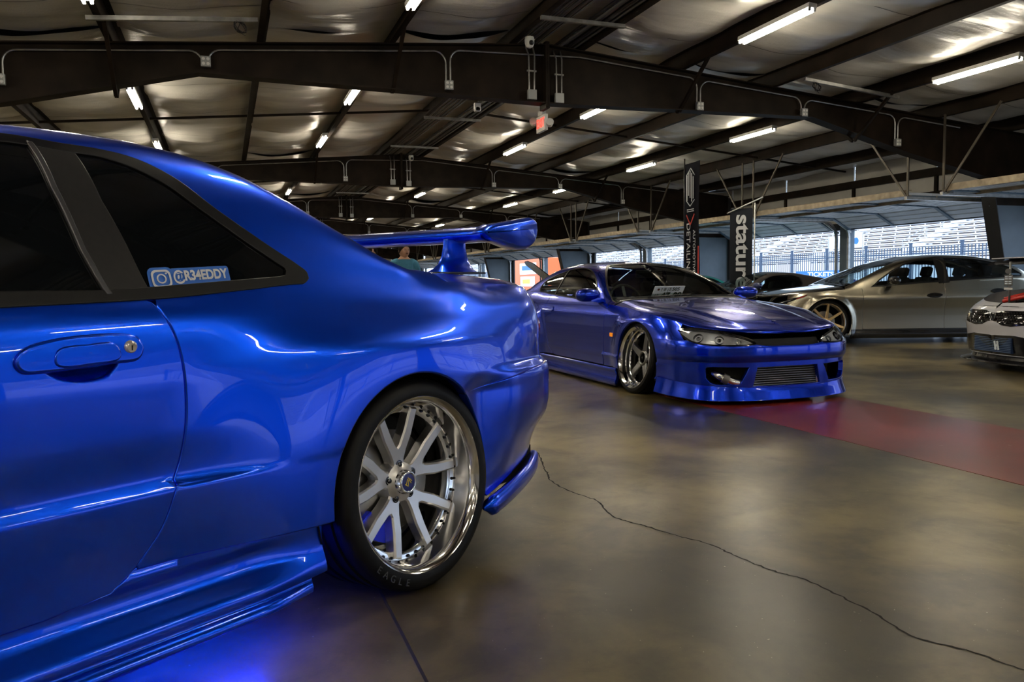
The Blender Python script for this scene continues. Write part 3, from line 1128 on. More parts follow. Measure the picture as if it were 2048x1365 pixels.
def arch_lip(parent, name, material, fn, cx, cz, r, a0, a1, w=.05, n=48):
    """inner return flange and dark liner along a wheel arch: sweeps inward from the body edge"""
    uv = np.array(arc(cx, cz, r, a0, a1, n))
    P = fn(uv)
    sg = np.sign(P[:, 1].mean())
    Q = P - np.array([0, sg * w, 0])
    mb = MB()
    mb.add(list(map(tuple, P)) + list(map(tuple, Q)), [(i, i + 1, n + i + 1, n + i) for i in range(n - 1)])
    return mb.build(name, material, parent, smooth=True)
def wheel_well(parent, x, z, r, y_out, sg, material, w=.5, a0=-15, a1=195):
    mb = MB()
    n = 28
    A = np.linspace(rad(a0), rad(a1), n)
    vs_ = [(x + r * math.cos(a), sg * y_out, z + r * math.sin(a)) for a in A] + [(x + r * math.cos(a), sg * (y_out - w), z + r * math.sin(a)) for a in A]
    fs = [(i, i + 1, n + i + 1, n + i) for i in range(n - 1)] + [tuple(range(n, 2 * n))]
    mb.add(vs_, fs)
    return mb.build('wheel_well', material, parent, smooth=True, angle=40)

M_RUBBER = mat('tyre_rubber', (.0045, .0045, .005), .5, spec=.25, noise=(40, .3))
M_TRIM = mat('satin_black_trim', (.010, .0095, .011), .34, spec=.4, noise=(60, .2))
M_GLOSSBLK = mat('gloss_black', (.006, .006, .007), .08, coat=.5)
M_WELL = mat('black_underbody', (.004, .004, .004), .8)
M_CHROME = mat('polished_lip', (.82, .82, .83), .10, 1.0)
M_ALLOY = mat('brushed_alloy', (.78, .78, .80), .36, 1.0)
M_ALLOYD = mat('dark_alloy', (.26, .26, .27), .35, 1.0)
M_BOLT = mat('dark_bolt', (.06, .06, .065), .25, 1.0)
M_DISC = mat('brake_disc', (.33, .32, .31), .35, 1.0)
M_TINT = mat('dark_tinted_glass', (.004, .005, .006), .03, spec=.6)
M_GLASS = glass_mat('clear_car_glass', (.80, .93, .93), 1)
M_GLASSD = glass_mat('grey_car_glass', (.62, .70, .72), 1)
M_LAMP = glass_mat('lamp_lens', (.90, .92, .93), 1)
M_SEAT = mat('black_fabric', (.014, .014, .016), .8)

def tyre_profile(ro, ri, w, k=.012):
    """outer radius, bead radius, half width; axial + is outward"""
    h = w
    p = [(ri, h * .93), (ri + .006, h * .985), (ri + (ro - ri) * .35, h * 1.02), (ri + (ro - ri) * .7, h * .99), (ro - k * .8, h * .93), (ro - k * .25, h * .86)]
    q = []
    for g in (.62, .22, -.22, -.62):
        q += [(ro, h * (g + .10)), (ro - .007, h * (g + .085)), (ro - .007, h * (g - .085)), (ro, h * (g - .10))]
    return p + q + [(ro - k * .25, -h * .86), (ro - k * .8, -h * .93), (ri + (ro - ri) * .5, -h), (ri, -h * .93)]

def star_spoke_poly(r0, r1, w0, w1):
    return [(r0, -w0 / 2), (r1, -w1 / 2), (r1, w1 / 2), (r0, w0 / 2)]
# ================================================================== NEAR BLUE COUPE
R34_PLAN = [(-3.50, 0), (-3.48, .30), (-3.42, .52), (-3.30, .70), (-3.08, .83), (-2.75, .88), (-2.2, .88), (-1.4, .88), (-.6, .88), (.0, .88), (.30, .878), (.56, .866),
            (.75, .832), (.885, .758), (.975, .63), (1.025, .45), (1.048, .22), (1.052, 0)]
_door = [(.10, -.06), (.25, -.045), (.32, -.042), (.40, -.034), (.484, -.028), (.492, -.030), (.504, -.054), (.52, -.056), (.62, -.050), (.72, -.050), (.80, -.056), (.86, -.066), (.90, -.080), (.93, -.098), (.97, -.13)]
_quar = [(.10, -.06), (.30, -.045), (.5, -.048), (.65, -.05), (.75, -.05), (.82, -.056), (.87, -.068), (.91, -.084), (.94, -.099), (.97, -.116)]
_rcor = [(.1, -.10), (.20, -.075), (.30, -.05), (.42, -.022), (.55, -.008), (.60, -.008), (.635, -.016), (.665, -.034), (.72, -.038), (.80, -.046), (.86, -.065), (.91, -.10), (.94, -.13), (.97, -.17)]
_rear = [(.1, -.15), (.20, -.115), (.29, -.085), (.33, -.075), (.38, -.055), (.45, -.010), (.52, .0), (.60, .0), (.635, -.005), (.665, -.035), (.77, -.038), (.85, -.05), (.90, -.07), (.93, -.092), (.97, -.14)]
_frnt = [(.1, -.06), (.2, -.02), (.4, 0), (.55, -.01), (.62, -.03), (.70, -.08), (.8, -.2), (.97, -.3)]
R34_PROF = [(-4.3, _frnt), (-3.3, _frnt), (-2.4, _door), (-1.9, _door), (-1.3, _door), (-.80, _door), (-.50, _quar), (-.1, _quar), (.30, _quar), (.52, _rcor), (.90, _rear), (1.7, _rear)]
def _fl(tc, zc, amp, r0=.36, r1=.80):
    def f(t, z):
        rr = np.hypot(np.where(t < tc, (t - tc) * .92, t - tc), z - zc)
        k = 1 - sstep(r0 - .02, r1, rr)
        up = 1 - sstep(.76, .93, z)
        bump_ = 1 - sstep(.18, .34, t - tc) * (1 - sstep(.58, .66, z)) * .45
        return amp * k * up * bump_
    return f
def make_r34_surf():
    return CarSurf(R34_PLAN, R34_PROF,
        zb=[(-3.6, .62), (-3.2, .70), (-2.6, .81), (-1.9, .885), (-1.4, .908), (-1.1, .916), (-.8, .925), (-.54, .944), (-.375, .957), (0, .962), (.4, .957), (.7, .945), (.95, .92)],
        zt=[(-3.6, .64), (-3.2, .76), (-2.6, .86), (-2.05, .925), (-1.92, .945), (-1.75, 1.03), (-1.5, 1.18), (-1.28, 1.30), (-1.15, 1.33), (-.95, 1.343), (-.8, 1.339), (-.683, 1.327), (-.447, 1.263),
            (-.318, 1.205), (-.147, 1.115), (.05, 1.020), (.13, 1.004), (.2, 1.008), (.28, 1.002), (.5, .998), (.7, .985), (.95, .955)],
        lean=[(-3.6, 2.), (-2.0, 1.6), (-1.7, .45), (-1.2, .34), (-.2, .34), (.02, .34), (.22, 1.4), (.95, 2.)],
        crown=[(-3.6, .01), (-2, .02), (-1.6, .012), (-1, .006), (-.7, -.004), (-.45, -.018), (-.1, -.016), (.1, -.006), (.25, .006), (.95, .012)],
        tight=6., flares=[_fl(-.03, .335, .066), _fl(-2.665, .335, .055)])

def shrink(poly, d):
    """offset a CCW-or-CW polygon inwards by d"""
    P = np.asarray(poly, float)
    ar = .5 * np.sum(P[:, 0] * np.roll(P[:, 1], -1) - np.roll(P[:, 0], -1) * P[:, 1])
    e = np.roll(P, -1, 0) - P
    e /= np.maximum(np.linalg.norm(e, axis=1, keepdims=True), 1e-9)
    n = np.stack([-e[:, 1], e[:, 0]], 1) * np.sign(ar)
    m = n + np.roll(n, 1, 0)
    m /= np.maximum(np.sum(m * n, 1, keepdims=True), .35)
    return P + m * d

def build_wheel(parent, name, loc, sg, camber, R, spin=0., lip=M_CHROME, steer=0.):
    """empty-less wheel: the rim mesh is the part, everything else its sub-parts. local +Y = outboard"""
    L = MB()
    L.lathe(R['rim'], 72)
    rim = L.build(name, lip, parent, smooth=True, angle=35)
    rim.location = loc
    rim.rotation_euler = (rad(camber) * (1 if sg > 0 else 1), 0, (0 if sg > 0 else PI) + steer)
    if sg < 0:
        rim.rotation_euler = (rad(camber), 0, PI + steer)
    t = MB(); t.lathe(R['tyre'], 96); t.build('tyre', M_RUBBER, rim, smooth=True, angle=30)
    R['face'](rim, spin)
    d = MB(); d.lathe([(.06, R['yd'] - .03), (R['rd'], R['yd'] - .03), (R['rd'], R['yd'] - .055), (.06, R['yd'] - .055)], 48); d.build('brake_disc', M_DISC, rim, smooth=True, angle=40)
    return rim

def slab_spoke(mb, poly, yfun, depth, cham=.004, mi=0):
    """prism in the wheel plane (x,z) with chamfered front edge, front surface at y=yfun(r)"""
    P = np.asarray(poly, float)
    Q = shrink(P, cham)
    yf = lambda A: np.array([yfun(math.hypot(*a)) for a in A])
    rings = [(P, yf(P) - depth), (P, yf(P) - cham), (Q, yf(Q))]
    n = len(P)
    vs_ = [(a[0], y, a[1]) for A, Y in rings for a, y in zip(A, Y)]
    fs = []
    for k in range(2):
        fs += [(k * n + i, k * n + (i + 1) % n, (k + 1) * n + (i + 1) % n, (k + 1) * n + i) for i in range(n)]
    b = mb.add(vs_, fs, mi)
    # caps via triangulation
    tri = delaunay_2d_cdt([Vector(p) for p in Q], [], [list(range(n))], 1, 1e-7)
    if len(tri[0]) == n:
        mb.f.extend(tuple(b + 2 * n + tri[3][i][0] for i in t) for t in tri[2]); mb.mi.extend([mi] * len(tri[2]))
        mb.f.extend(tuple(b + tri[3][i][0] for i in t) for t in tri[2]); mb.mi.extend([mi] * len(tri[2]))

def rot2(P, a):
    P = np.asarray(P, float)
    c, s_ = math.cos(a), math.sin(a)
    return np.stack([P[:, 0] * c - P[:, 1] * s_, P[:, 0] * s_ + P[:, 1] * c], 1)

def r34_face(rim, spin):
    yf = lambda r: -.100 + .024 * min(1, max(0, (r - .05) / .17)) ** 1.2
    for k in range(5):
        a = spin + PI / 2 + k * 2 * PI / 5
        Y = [(.030, -.022), (.075, -.020), (.098, -.030)] 
        # right branch outwards, then left branch (Y-shaped spoke)
        br = lambda sgn: [(.140, sgn * .062), (.221, sgn * .092), (.232, sgn * .060), (.165, sgn * .032), (.118, sgn * .008)]
        P = [(.030, -.030), (.068, -.027), (.096, -.038)] + br(-1) + [(.112, 0)] + br(1)[::-1] + [(.096, .038), (.068, .027), (.030, .030)]
        mb = MB()
        slab_spoke(mb, rot2(P, a), yf, .040, .0055)
        mb.build('spoke', M_ALLOY, rim)
    h = MB()
    h.lathe([(0, -.080), (.034, -.080), (.038, -.086), (.062, -.098), (.070, -.120), (.070, -.15), (0, -.15)], 40); h.build('hub', M_ALLOY, rim, smooth=True, angle=30)
    h = MB(); h.lathe([(.02, -.20), (.212, -.20), (.212, -.19), (.02, -.19)], 40); h.build('glow_block_disc', M_WELL, rim)  # dark disc added behind the spokes to keep underglow out of the wheel
    h = MB(); h.lathe([(.028, -.066), (.032, -.063), (.037, -.068), (.040, -.088)], 36); h.build('cap_ring', M_CHROME, rim, smooth=True)
    h = MB(); h.lathe([(0, -.0655), (.028, -.0662)], 32); h.build('centre_cap', mat('cap_blue', (.004, .012, .16), .25, coat=1.), rim, smooth=True)
    g = MB()
    for (p, q) in (((-.014, .002), (-.004, .012)), ((-.010, -.004), (.002, .016)), ((.0, .008), (.004, -.012)), ((.004, .012), (.012, -.006)), ((.004, -.012), (.016, -.004))):
        g.bar((p[0], -.0646, p[1]), (q[0], -.0646, q[1]), .0022, .001, up=(0, 1, 0))
    g.build('cap_emblem', mat('cap_gold', (.85, .62, .06), .35, .3), rim)
    for k in range(5):
        a = spin + PI / 2 + k * 2 * PI / 5
        M = Matrix.Translation((.056 * math.cos(a), 0, .056 * math.sin(a)))
        n = MB(); n.lathe([(0, -.089), (.006, -.0895), (.0085, -.092), (.0095, -.108)], 6, M); n.lathe([(.010, -.0965), (.0145, -.097), (.0145, -.110)], 14, M)
        n.build('lug_nut', M_BOLT, rim, smooth=True, angle=30)
    rv = MB()
    for k in range(40):
        a = 2 * PI * k / 40
        for (rr, yy) in ((.238, -.092),):
            rv.lathe([(0, yy + .007), (.004, yy + .006), (.0055, yy)], 6, Matrix.Translation((rr * math.cos(a), 0, rr * math.sin(a))))
    rv = rv.build('rim_rivet', M_BOLT, rim); rv['kind'] = 'stuff'
    c = MB()
    pts = arc(0, 0, .195, 282, 328, 10) + arc(0, 0, .135, 328, 282, 10)
    c.prism(pts, .125, .18, Matrix(((1, 0, 0), (0, 0, -1), (0, 1, 0))))
    c.build('brake_caliper', mat('caliper_blue', (.01, .03, .85), .3, emit=(.0, .02, .9), estr=.0), rim)

R34_RIM = dict(rim=[(.262, -.262), (.250, -.25), (.226, -.245), (.218, -.22), (.216, -.125), (.222, -.098), (.232, -.094), (.245, -.092), (.2495, -.084), (.2525, -.03), (.258, -.012), (.268, -.002), (.2735, .001), (.2765, -.001), (.2775, -.006), (.274, -.016)],
               tyre=[(r_, h_ - .135) for r_, h_ in tyre_profile(.331, .266, .137)], face=r34_face, yd=-.115, rd=.165)

PAINT34 = paint('electric_blue_paint', (.0, .066, .80), .28, .92)
M_BELT = mat('belt_trim', (.005, .005, .006), .30, spec=.35)

def soften_seam(mb, S, sg, width):
    """the shoulder between lower and upper body is one pressing: average the normals across it"""
    xs = np.linspace(S.xmin + .02, S.xmax - .02, 300)
    e = 1e-4
    def nrm(fn, uv):
        n = np.cross(fn(uv + [e, 0]) - fn(uv - [e, 0]), fn(uv + [0, e]) - fn(uv - [0, e]))
        n /= np.maximum(np.linalg.norm(n, axis=1, keepdims=True), 1e-12)
        return n * np.where(n[:, 1:2] < 0, -1, 1)
    tt = np.interp(xs, S.P[100:-100, 0], S.T[100:-100])
    nw = nrm(S.W, np.stack([tt, S.zb(xs) - .004], 1))
    ng = nrm(S.G, np.stack([xs, np.full(300, .03)], 1))
    a = nw + ng
    a /= np.linalg.norm(a, axis=1, keepdims=True)
    for b0, N in mb.cust.items():
        P = np.array(mb.v[b0:b0 + len(N)])
        w = np.clip(1 - np.abs(P[:, 2] - S.zb(P[:, 0])) / width, 0, 1) ** 1.5 * (P[:, 0] > -.9) * (P[:, 0] < .5)
        t = np.stack([np.interp(P[:, 0], xs, a[:, i]) for i in range(3)], 1) * [1, sg, 1]
        ok = (np.sum(t * N, 1) > .3)
        w = (w * ok)[:, None]
        M = N * (1 - w) + t * w
        mb.cust[b0] = M / np.linalg.norm(M, axis=1, keepdims=True)

def build_r34():
    S = make_r34_surf()
    th = rad(56.1)
    Cx, Cy = .561 - .88 * math.cos(th), 2.401 + .88 * math.sin(th)      # car centreline at the rear axle
    car = thing('blue_coupe', 'bright blue coupe with tall rear wing, nearest the camera', 'car', (Cx, Cy, 0), PI / 2 - th)
    VIS = -1
    W, G = S.W, S.G
    AC, AZ, AR = -.03, .335, .352
    for sg in (VIS, -VIS):
        st = .016 if sg == VIS else .04
        side = 'left' if sg == VIS else 'right'
        w, g = mir(W, sg), mir(G, sg)
        # --- door cut
        dl = [(-.806, .917), (-.782, .864), (-.766, .805), (-.760, .71), (-.765, .627), (-.785, .536), (-.806, .49), (-.845, .398), (-.900, .327)]
        dl = [tuple(p) for p in spline2(dl, 60)]
        A0 = math.degrees(math.asin((.312 - AZ) / AR))
        arcq = arc(AC, AZ, AR, 180 - A0, 46.5, 40)
        zbq = [(x, float(S.zb(x))) for x in np.linspace(.80, -.80, 40)]
        tB = np.interp([p[0] for p in zbq], S.bx, np.arange(len(S.bx)))
        # quarter panel lower part in (t,z)
        def t_of_x(x, z):
            t = np.linspace(.2, 1.5, 400); P = W(np.stack([t, np.full(400, z)], 1)); return float(np.interp(x, P[:, 0], t))
        top = []
        for t in np.linspace(.80, -.80, 70):
            z = .95
            for _ in range(5):
                z = float(S.zb(W([[t, z]])[0, 0]))
            top.append((t, z))
        seam = [(.225, .594), (.40, .615), (.60, .635), (.80, .647)]
        outer = [(p[0] + .004, p[1]) for p in dl[::-1]] 
        outer = [(-.896, .322)] + arcq + seam[1:] + top + [(p[0] + .0055, p[1]) for p in dl]
        mk = lambda uv: (uv[:, 1] < S.zb(uv[:, 0]) - .012) & (uv[:, 0] < 9)
        mb = MB()
        patch(mb, w, outer, (), st, .006, .03, mask=mk, bstep=st * .8)
        # C-pillar on the upper surface
        dlo = [(-1.62, .96), (-1.45, 1.10), (-1.28, 1.22), (-1.15, 1.272), (-1.053, 1.285), (-.928, 1.279), (-.844, 1.276), (-.763, 1.263), (-.672, 1.222), (-.582, 1.151), (-.455, 1.064), (-.368, 1.010), (-.340, .988), (-.338, .972), (-.362, float(S.zb(-.362)) + .0005)]
        dtop = np.array([p for p in spline2(dlo[3:-1], 90)])
        cp_dlo = S.xz(np.vstack([dtop, dlo[-1:]]))
        xs_b = np.linspace(-.352, .24, 30)
        cpoly = [tuple(p) for p in cp_dlo] + [(x, 0.) for x in xs_b] + [(.235, .62), (.17, .66)] + [(x, .665) for x in np.linspace(.13, -.62, 40)] + [(-.66, 1.0), (-1.15, 1.0)]
        patch(mb, g, cpoly, (), st * 1.2, scale_v=.95, flange=False)
        soften_seam(mb, S, sg, .06)
        mb.build('quarter_panel', PAINT34, car, smooth=True)
        # --- door
        dpoly = [(p[0] - .0055, p[1]) for p in dl] + [(-.96, .285), (-1.10, .272), (-1.5, .268), (-1.86, .27), (-1.93, .34), (-1.95, .6), (-1.93, .88)] + [(x, float(S.zb(x))) for x in np.linspace(-1.9, -.83, 30)]
        bowl = [tuple(p) for p in spline2([(-1.075, .790), (-1.052, .765), (-1.01, .751), (-.965, .750), (-.932, .760), (-.912, .788), (-.95, .80), (-1.03, .80)], 48, True)]
        dm = MB()
        patch(dm, w, dpoly, [bowl], st, .006, .03, mask=lambda uv: uv[:, 1] < S.zb(uv[:, 0]) - .012, bstep=st * .8)
        door = dm.build('door', PAINT34, car, smooth=True)
        def bowl_fn(uv, w=w):
            uv = np.asarray(uv, float)
            rr = np.clip(((uv[:, 0] + .992) / .085) ** 2 + ((uv[:, 1] - .783) / .036) ** 2, 0, 1)
            P = w(uv)
            P[:, 1] -= sg * (.004 + .034 * np.sqrt(np.maximum(0, 1 - rr)))
            return P
        panel(door, 'handle_recess', PAINT34, [(bowl_fn, shrink(bowl, -.002), (), 1)], .008, flange=False)
        hp = [tuple(p) for p in spline2([(-1.116, .803), (-1.105, .822), (-1.05, .838), (-.97, .844), (-.90, .842), (-.872, .834), (-.864, .815), (-.874, .797), (-.92, .793), (-1.0, .788), (-1.07, .786), (-1.108, .789)], 72, True)]
        panel(door, 'door_handle', PAINT34, [(offs(w, .012), hp, (), 1)], .008, r=.008, depth=.016)
        gp = [tuple(p) for p in spline2([(-1.045, .795), (-1.04, .819), (-.98, .826), (-.925, .824), (-.918, .800), (-.975, .792)], 48, True)]
        panel(door, 'handle_grip', PAINT34, [(offs(w, .0165), gp, (), 1)], .008, r=.005, depth=.006)
        lk = w(np.array([[-.889, .820]]))[0]
        l_ = MB(); l_.lathe([(0, .006), (.010, .0065), (.0125, .004), (.0145, .001), (.0145, -.01)], 24)
        o = l_.build('lock_cylinder', mat('nickel_lock', (.75, .70, .62), .3, .7), door, smooth=True, angle=40)
        o.location = (lk[0], lk[1] + sg * .013, lk[2]); o.rotation_euler = (rad(10) * sg, 0, 0 if sg > 0 else PI)
        k_ = MB(); k_.box((0, .007, 0), (.0022, .001, .011)); k_.build('key_slot', M_BLACK, door, loc=o.location, rot=o.rotation_euler)
        # --- side glass, moulding, pillar
        xs = np.linspace(-.37, -1.60, 60)
        bottom = [(x, float(S.zb(x)) + .0005) for x in xs]
        outer_d = np.vstack([spline2(dlo[:-1], 110), [dlo[-1]], bottom])
        gi = [(-1.58, .985), (-1.44, 1.085), (-1.27, 1.205), (-1.15, 1.255), (-1.05, 1.268), (-.93, 1.262), (-.85, 1.259), (-.782, 1.243), (-.703, 1.207), (-.625, 1.149), (-.503, 1.061), (-.432, 1.015), (-.407, .997), (-.414, .979)]
        gl = np.vstack([spline2(gi, 110), [(x, float(np.interp(x, [-1.6, -1.12, -.92, -.80, -.432], [.938, .945, .944, .950, .975]))) for x in np.linspace(-.432, -1.60, 40)]])
        gm = S.xz(outer_d), S.xz(gl)
        panel(car, 'window_moulding', M_BELT, [(offs(g, .004), gm[0], [gm[1]], .95)], .012, r=.003, depth=.008)
        panel(car, 'side_glass', M_TINT, [(offs(g, -.003), S.xz(shrink(gl, -.006)), (), .95)], .03, flange=False)
        bp = [(-.995, 1.272), (-.970, 1.17), (-.940, 1.04), (-.903, .940), (-.812, .943), (-.842, 1.047), (-.876, 1.150), (-.912, 1.268)]
        panel(car, 'pillar_trim', M_TRIM, [(offs(g, .003), S.xz(bp), (), .95)], .015, r=.004, depth=.008)
        br_ = [(-1.003, 1.272), (-.978, 1.17), (-.948, 1.04), (-.911, .938), (-.902, .938), (-.939, 1.04), (-.969, 1.17), (-.994, 1.272)]
        panel(car, 'pillar_seal', mat('seal_edge', (.10, .10, .11), .25, .6), [(offs(g, .006), S.xz(br_), (), .95)], .012, r=.003, depth=.008)
        # --- skirt
        def skirt(uv, sg=sg):
            uv = np.asarray(uv, float)
            t, z = uv[:, 0], uv[:, 1]
            f = pchip([.110, .128, .140, .150, .156, .175, .190, .205, .235, .265, .298, .312], [.012, .030, .031, .022, .004, .006, .000, -.014, -.040, -.046, -.040, -.046])
            k = sstep(-.40, -.62, t)
            base = f(z) * k + (1 - k) * (f(z) * .35 - .012)
            return np.stack([t, sg * (.88 + base), z], 1)
        # scoop flare near the rear arch
        sp = [(-.905, .318), (-.96, .280), (-1.10, .268), (-1.5, .264), (-2.2, .264), (-2.25, .12), (-1.2, .122), (-.80, .128), (-.445, .130), (-.440, .165), (-.385, .168), (-.388, .300), (-.392, .308)]
        panel(car, 'side_skirt', PAINT34, [(skirt, sp, (), 1)], st * .8, r=.004, depth=.03, bstep=.012)
        # --- front fender
        fa = arc(-2.665, .335, .352, 8, 176, 40)
        ff = [(-1.955, .30)] + [(-2.2, .30)] + fa + [(-3.03, .40), (-3.05, .55), (-3.02, .64)] + [(x, float(S.zb(x))) for x in np.linspace(-2.95, -1.93, 24)] + [(-1.945, .88), (-1.955, .6)]
        panel(car, 'front_fender', PAINT34, [(w, ff, (), 1)], .04, mask=lambda uv: uv[:, 1] < S.zb(uv[:, 0]) - .012)
        wheel_well(car, AC, AZ, .372, .86, sg, M_WELL)
        wheel_well(car, -2.665, AZ, .372, .86, sg, M_WELL)
        lp = MB()
        uvl = np.array(arc(AC, AZ, AR + .002, 184, -8, 60)); Pl = w(uvl)
        lp.add([tuple(p) for p in Pl] + [(p[0] , p[1] - sg * .05, p[2]) for p in Pl], [(i, i + 1, 61 + i, 60 + i) for i in range(59)])
        lp.build('arch_liner', M_WELL, car, smooth=True)
    # --- rear bumper (one piece, both sides)
    mb = MB()
    for sg in (1, -1):
        arcb = arc(AC, AZ, AR, 46.2, -16, 22)
        low = [(.345, .215), (.45, .232), (.62, .262), (.80, .285), (.95, .292), (1.3, .292), (S.T[-1], .292)]
        up = [(S.T[-1], .642), (1.3, .642), (1.0, .641), (.80, .637), (.60, .625), (.40, .605)]
        patch(mb, mir(W, sg), arcb + low + up, (), .016 if sg == VIS else .04, .005, .03, mask=lambda uv: uv[:, 0] < S.T[-1] - .01)
    mb.build('rear_bumper', PAINT34, car, smooth=True)
    # lip spats under the bumper corners
    for sg in (1, -1):
        def lipf(uv, sg=sg):
            uv = np.asarray(uv, float)
            t, v = uv[:, 0], uv[:, 1]
            zc = np.interp(t, [.30, .62, .92], [.178, .212, .245])
            b = W(np.stack([t, zc + .03], 1))
            a = v * 2 * PI
            n = np.stack([np.interp(t, S.T, S.N[:, 0]), np.interp(t, S.T, S.N[:, 1])], 1)
            e = sstep(.30, .34, t) * (1 - sstep(.88, .92, t)) * .85 + .15
            o = .012 + .034 * np.cos(a) * e
            zz = zc + (.030 * np.sin(a) + .010 * np.sin(2 * a)) * e
            return np.stack([b[:, 0] + n[:, 0] * o, sg * (b[:, 1] + n[:, 1] * o), zz], 1)
        m2 = MB()
        us, vs_ = np.linspace(.30, .92, 40), np.linspace(0, 1, 25)
        m2.grid(lambda u, v: tuple(lipf([[u, v]])[0]), us, vs_)
        for u in (.30, .92):
            ring = [tuple(lipf([[u, v]])[0]) for v in vs_[:-1]]
            m2.add(ring, [tuple(range(len(ring)))])
        m2.build('bumper_spat', PAINT34, car, smooth=True, angle=50)
    # tail panel with round lamps, boot lid, roof, glass, hood, front bumper
    mb = MB()
    for sg in (1, -1):
        zz = [(t, float(S.zb(W([[t, .93]])[0, 0]))) for t in np.linspace(S.T[-1], .809, 26)]
        patch(mb, mir(W, sg), [(.809, .65), (S.T[-1], .65)] + zz, (), .02, .004, .02, mask=lambda uv: uv[:, 0] < S.T[-1] - .01)
    tail = mb.build('tail_panel', PAINT34, car, smooth=True)
    for yy in (.60, .42, -.42, -.60):
        l_ = MB(); l_.lathe([(0, .012), (.05, .010), (.062, 0), (.066, -.02)], 28)
        l_.build('tail_lamp', mat('lamp_red', (.5, .01, .01), .15, coat=1.), tail, smooth=True, loc=(1.0 - abs(yy) * .05, yy, .77), rot=(0, 0, -PI / 2))
    mb = MB()
    for sg in (1, -1):
        patch(mb, mir(G, sg), [(.255, 0.02), (.4, .0), (.90, .0), (.945, .3), (.955, 1.), (.24, 1.), (.235, .64)], (), .025, .003, .015, scale_v=.9, mask=lambda uv: uv[:, 1] < .99)
    lid = mb.build('boot_lid', PAINT34, car, smooth=True)
    mb = MB()
    for sg in (1, -1):
        patch(mb, offs(mir(G, sg), -.004), [(-.64, 1.), (-.61, .67), (.12, .67), (.20, .70), (.235, 1.)], (), .04, scale_v=.9, flange=False)
    mb.build('rear_window', M_TINT, car, smooth=True)
    mb = MB()
    for sg in (1, -1):
        gg = offs(mir(G, sg), .004)
        patch(mb, gg, [(-.60, .655), (.13, .655), (.16, .66), (.16, .685), (.13, .68), (-.60, .68)], (), .03, .002, .008, scale_v=.9)
    mb.build('rear_window_seal', M_BLACK, car, smooth=True)
    mb = MB()
    for sg in (1, -1):
        patch(mb, offs(mir(G, sg), -.004), [(-1.95, .62), (-1.93, 1.), (-1.17, 1.), (-1.20, .62), (-1.5, .60)], (), .05, scale_v=.9, flange=False)
    mb.build('windscreen', M_TINT, car, smooth=True)
    mb = MB()
    for sg in (1, -1):
        patch(mb, mir(G, sg), [(-1.95, .02), (-1.98, 1.), (-3.38, 1.), (-3.25, .3), (-3.0, .02)], (), .06, scale_v=.9, mask=lambda uv: uv[:, 1] < .99)
    mb.build('bonnet', PAINT34, car, smooth=True)
    mb = MB()
    for sg in (1, -1):
        apt = S.xz([(-1.95, float(S.zb(-1.95)) + .004), (-1.62, .955), (-1.45, 1.105), (-1.28, 1.225), (-1.16, 1.276)])
        patch(mb, mir(G, sg), [tuple(p) for p in apt] + [(-1.20, .61), (-1.5, .60), (-1.93, .60)], (), .04, scale_v=.9, flange=False)
        patch(mb, mir(G, sg), [(-1.16, 1.), (-1.16, float(apt[-1][1])), (-1.20, .62), (-1.17, 1.)], (), .04, scale_v=.9, flange=False)
    mb.build('windscreen_pillar', PAINT34, car, smooth=True)
    mb = MB()
    for sg in (1, -1):
        fpoly = [(-3.06, .16), (-3.06, .63), (-3.3, .60), (S.T[0], .60), (S.T[0], .16)]
        patch(mb, mir(W, sg), fpoly, (), .06, .004, .03, mask=lambda uv: uv[:, 0] > S.T[0] + .01)
    mb.build('front_bumper', PAINT34, car, smooth=True)
    # rear wing
    blade = MB()
    prof = [(.60, 1.148), (.625, 1.166), (.68, 1.178), (.76, 1.184), (.85, 1.186), (.93, 1.190), (.955, 1.192), (.945, 1.182), (.86, 1.152), (.78, 1.127), (.70, 1.115), (.64, 1.118), (.606, 1.130)]
    prof = spline2(prof, 60, True)
    ys = np.linspace(-.64, .64, 15)
    n = len(prof)
    vv_ = [(p[0], y, p[1] - .02 * (1 - (y / .64) ** 2) * 0) for y in ys for p in prof]
    ff_ = [(i * n + j, i * n + (j + 1) % n, (i + 1) * n + (j + 1) % n, (i + 1) * n + j) for i in range(14) for j in range(n)]
    blade.add(vv_, ff_)
    wing = blade.build('wing_blade', PAINT34, car, smooth=True, angle=50)
    for sg in (1, -1):
        ep = spline2([(.598, 1.148), (.64, 1.176), (.75, 1.196), (.86, 1.214), (.925, 1.222), (.955, 1.208), (.963, 1.17), (.945, 1.125), (.905, 1.099), (.845, 1.088), (.77, 1.098), (.70, 1.112), (.63, 1.124)], 90, True)
        rings = []
        for k_, (dy, sh) in enumerate(((-.040, .008), (-.030, .0), (.014, .0), (.026, .006), (.032, .015))):
            q = shrink(ep, sh)
            rings.append([(p[0], sg * (.635 + dy), p[1]) for p in q])
        e = MB()
        m = len(ep)
        vv_ = [p for r_ in rings for p in r_]
        ff_ = [(i * m + j, i * m + (j + 1) % m, (i + 1) * m + (j + 1) % m, (i + 1) * m + j) for i in range(4) for j in range(m)]
        ff_ += [tuple(range(m)), tuple(4 * m + j for j in range(m))]
        e.add(vv_, ff_)
        e.build('wing_endplate', PAINT34, car, smooth=True, angle=60)
        # leg
        lg = MB()
        secs = [(1.128, .575, .700, .016), (1.10, .570, .702, .014), (1.06, .558, .712, .016), (1.03, .540, .728, .022), (1.012, .515, .742, .034), (1.000, .490, .755, .052), (.992, .485, .760, .056)]
        m = 24
        vv_ = []
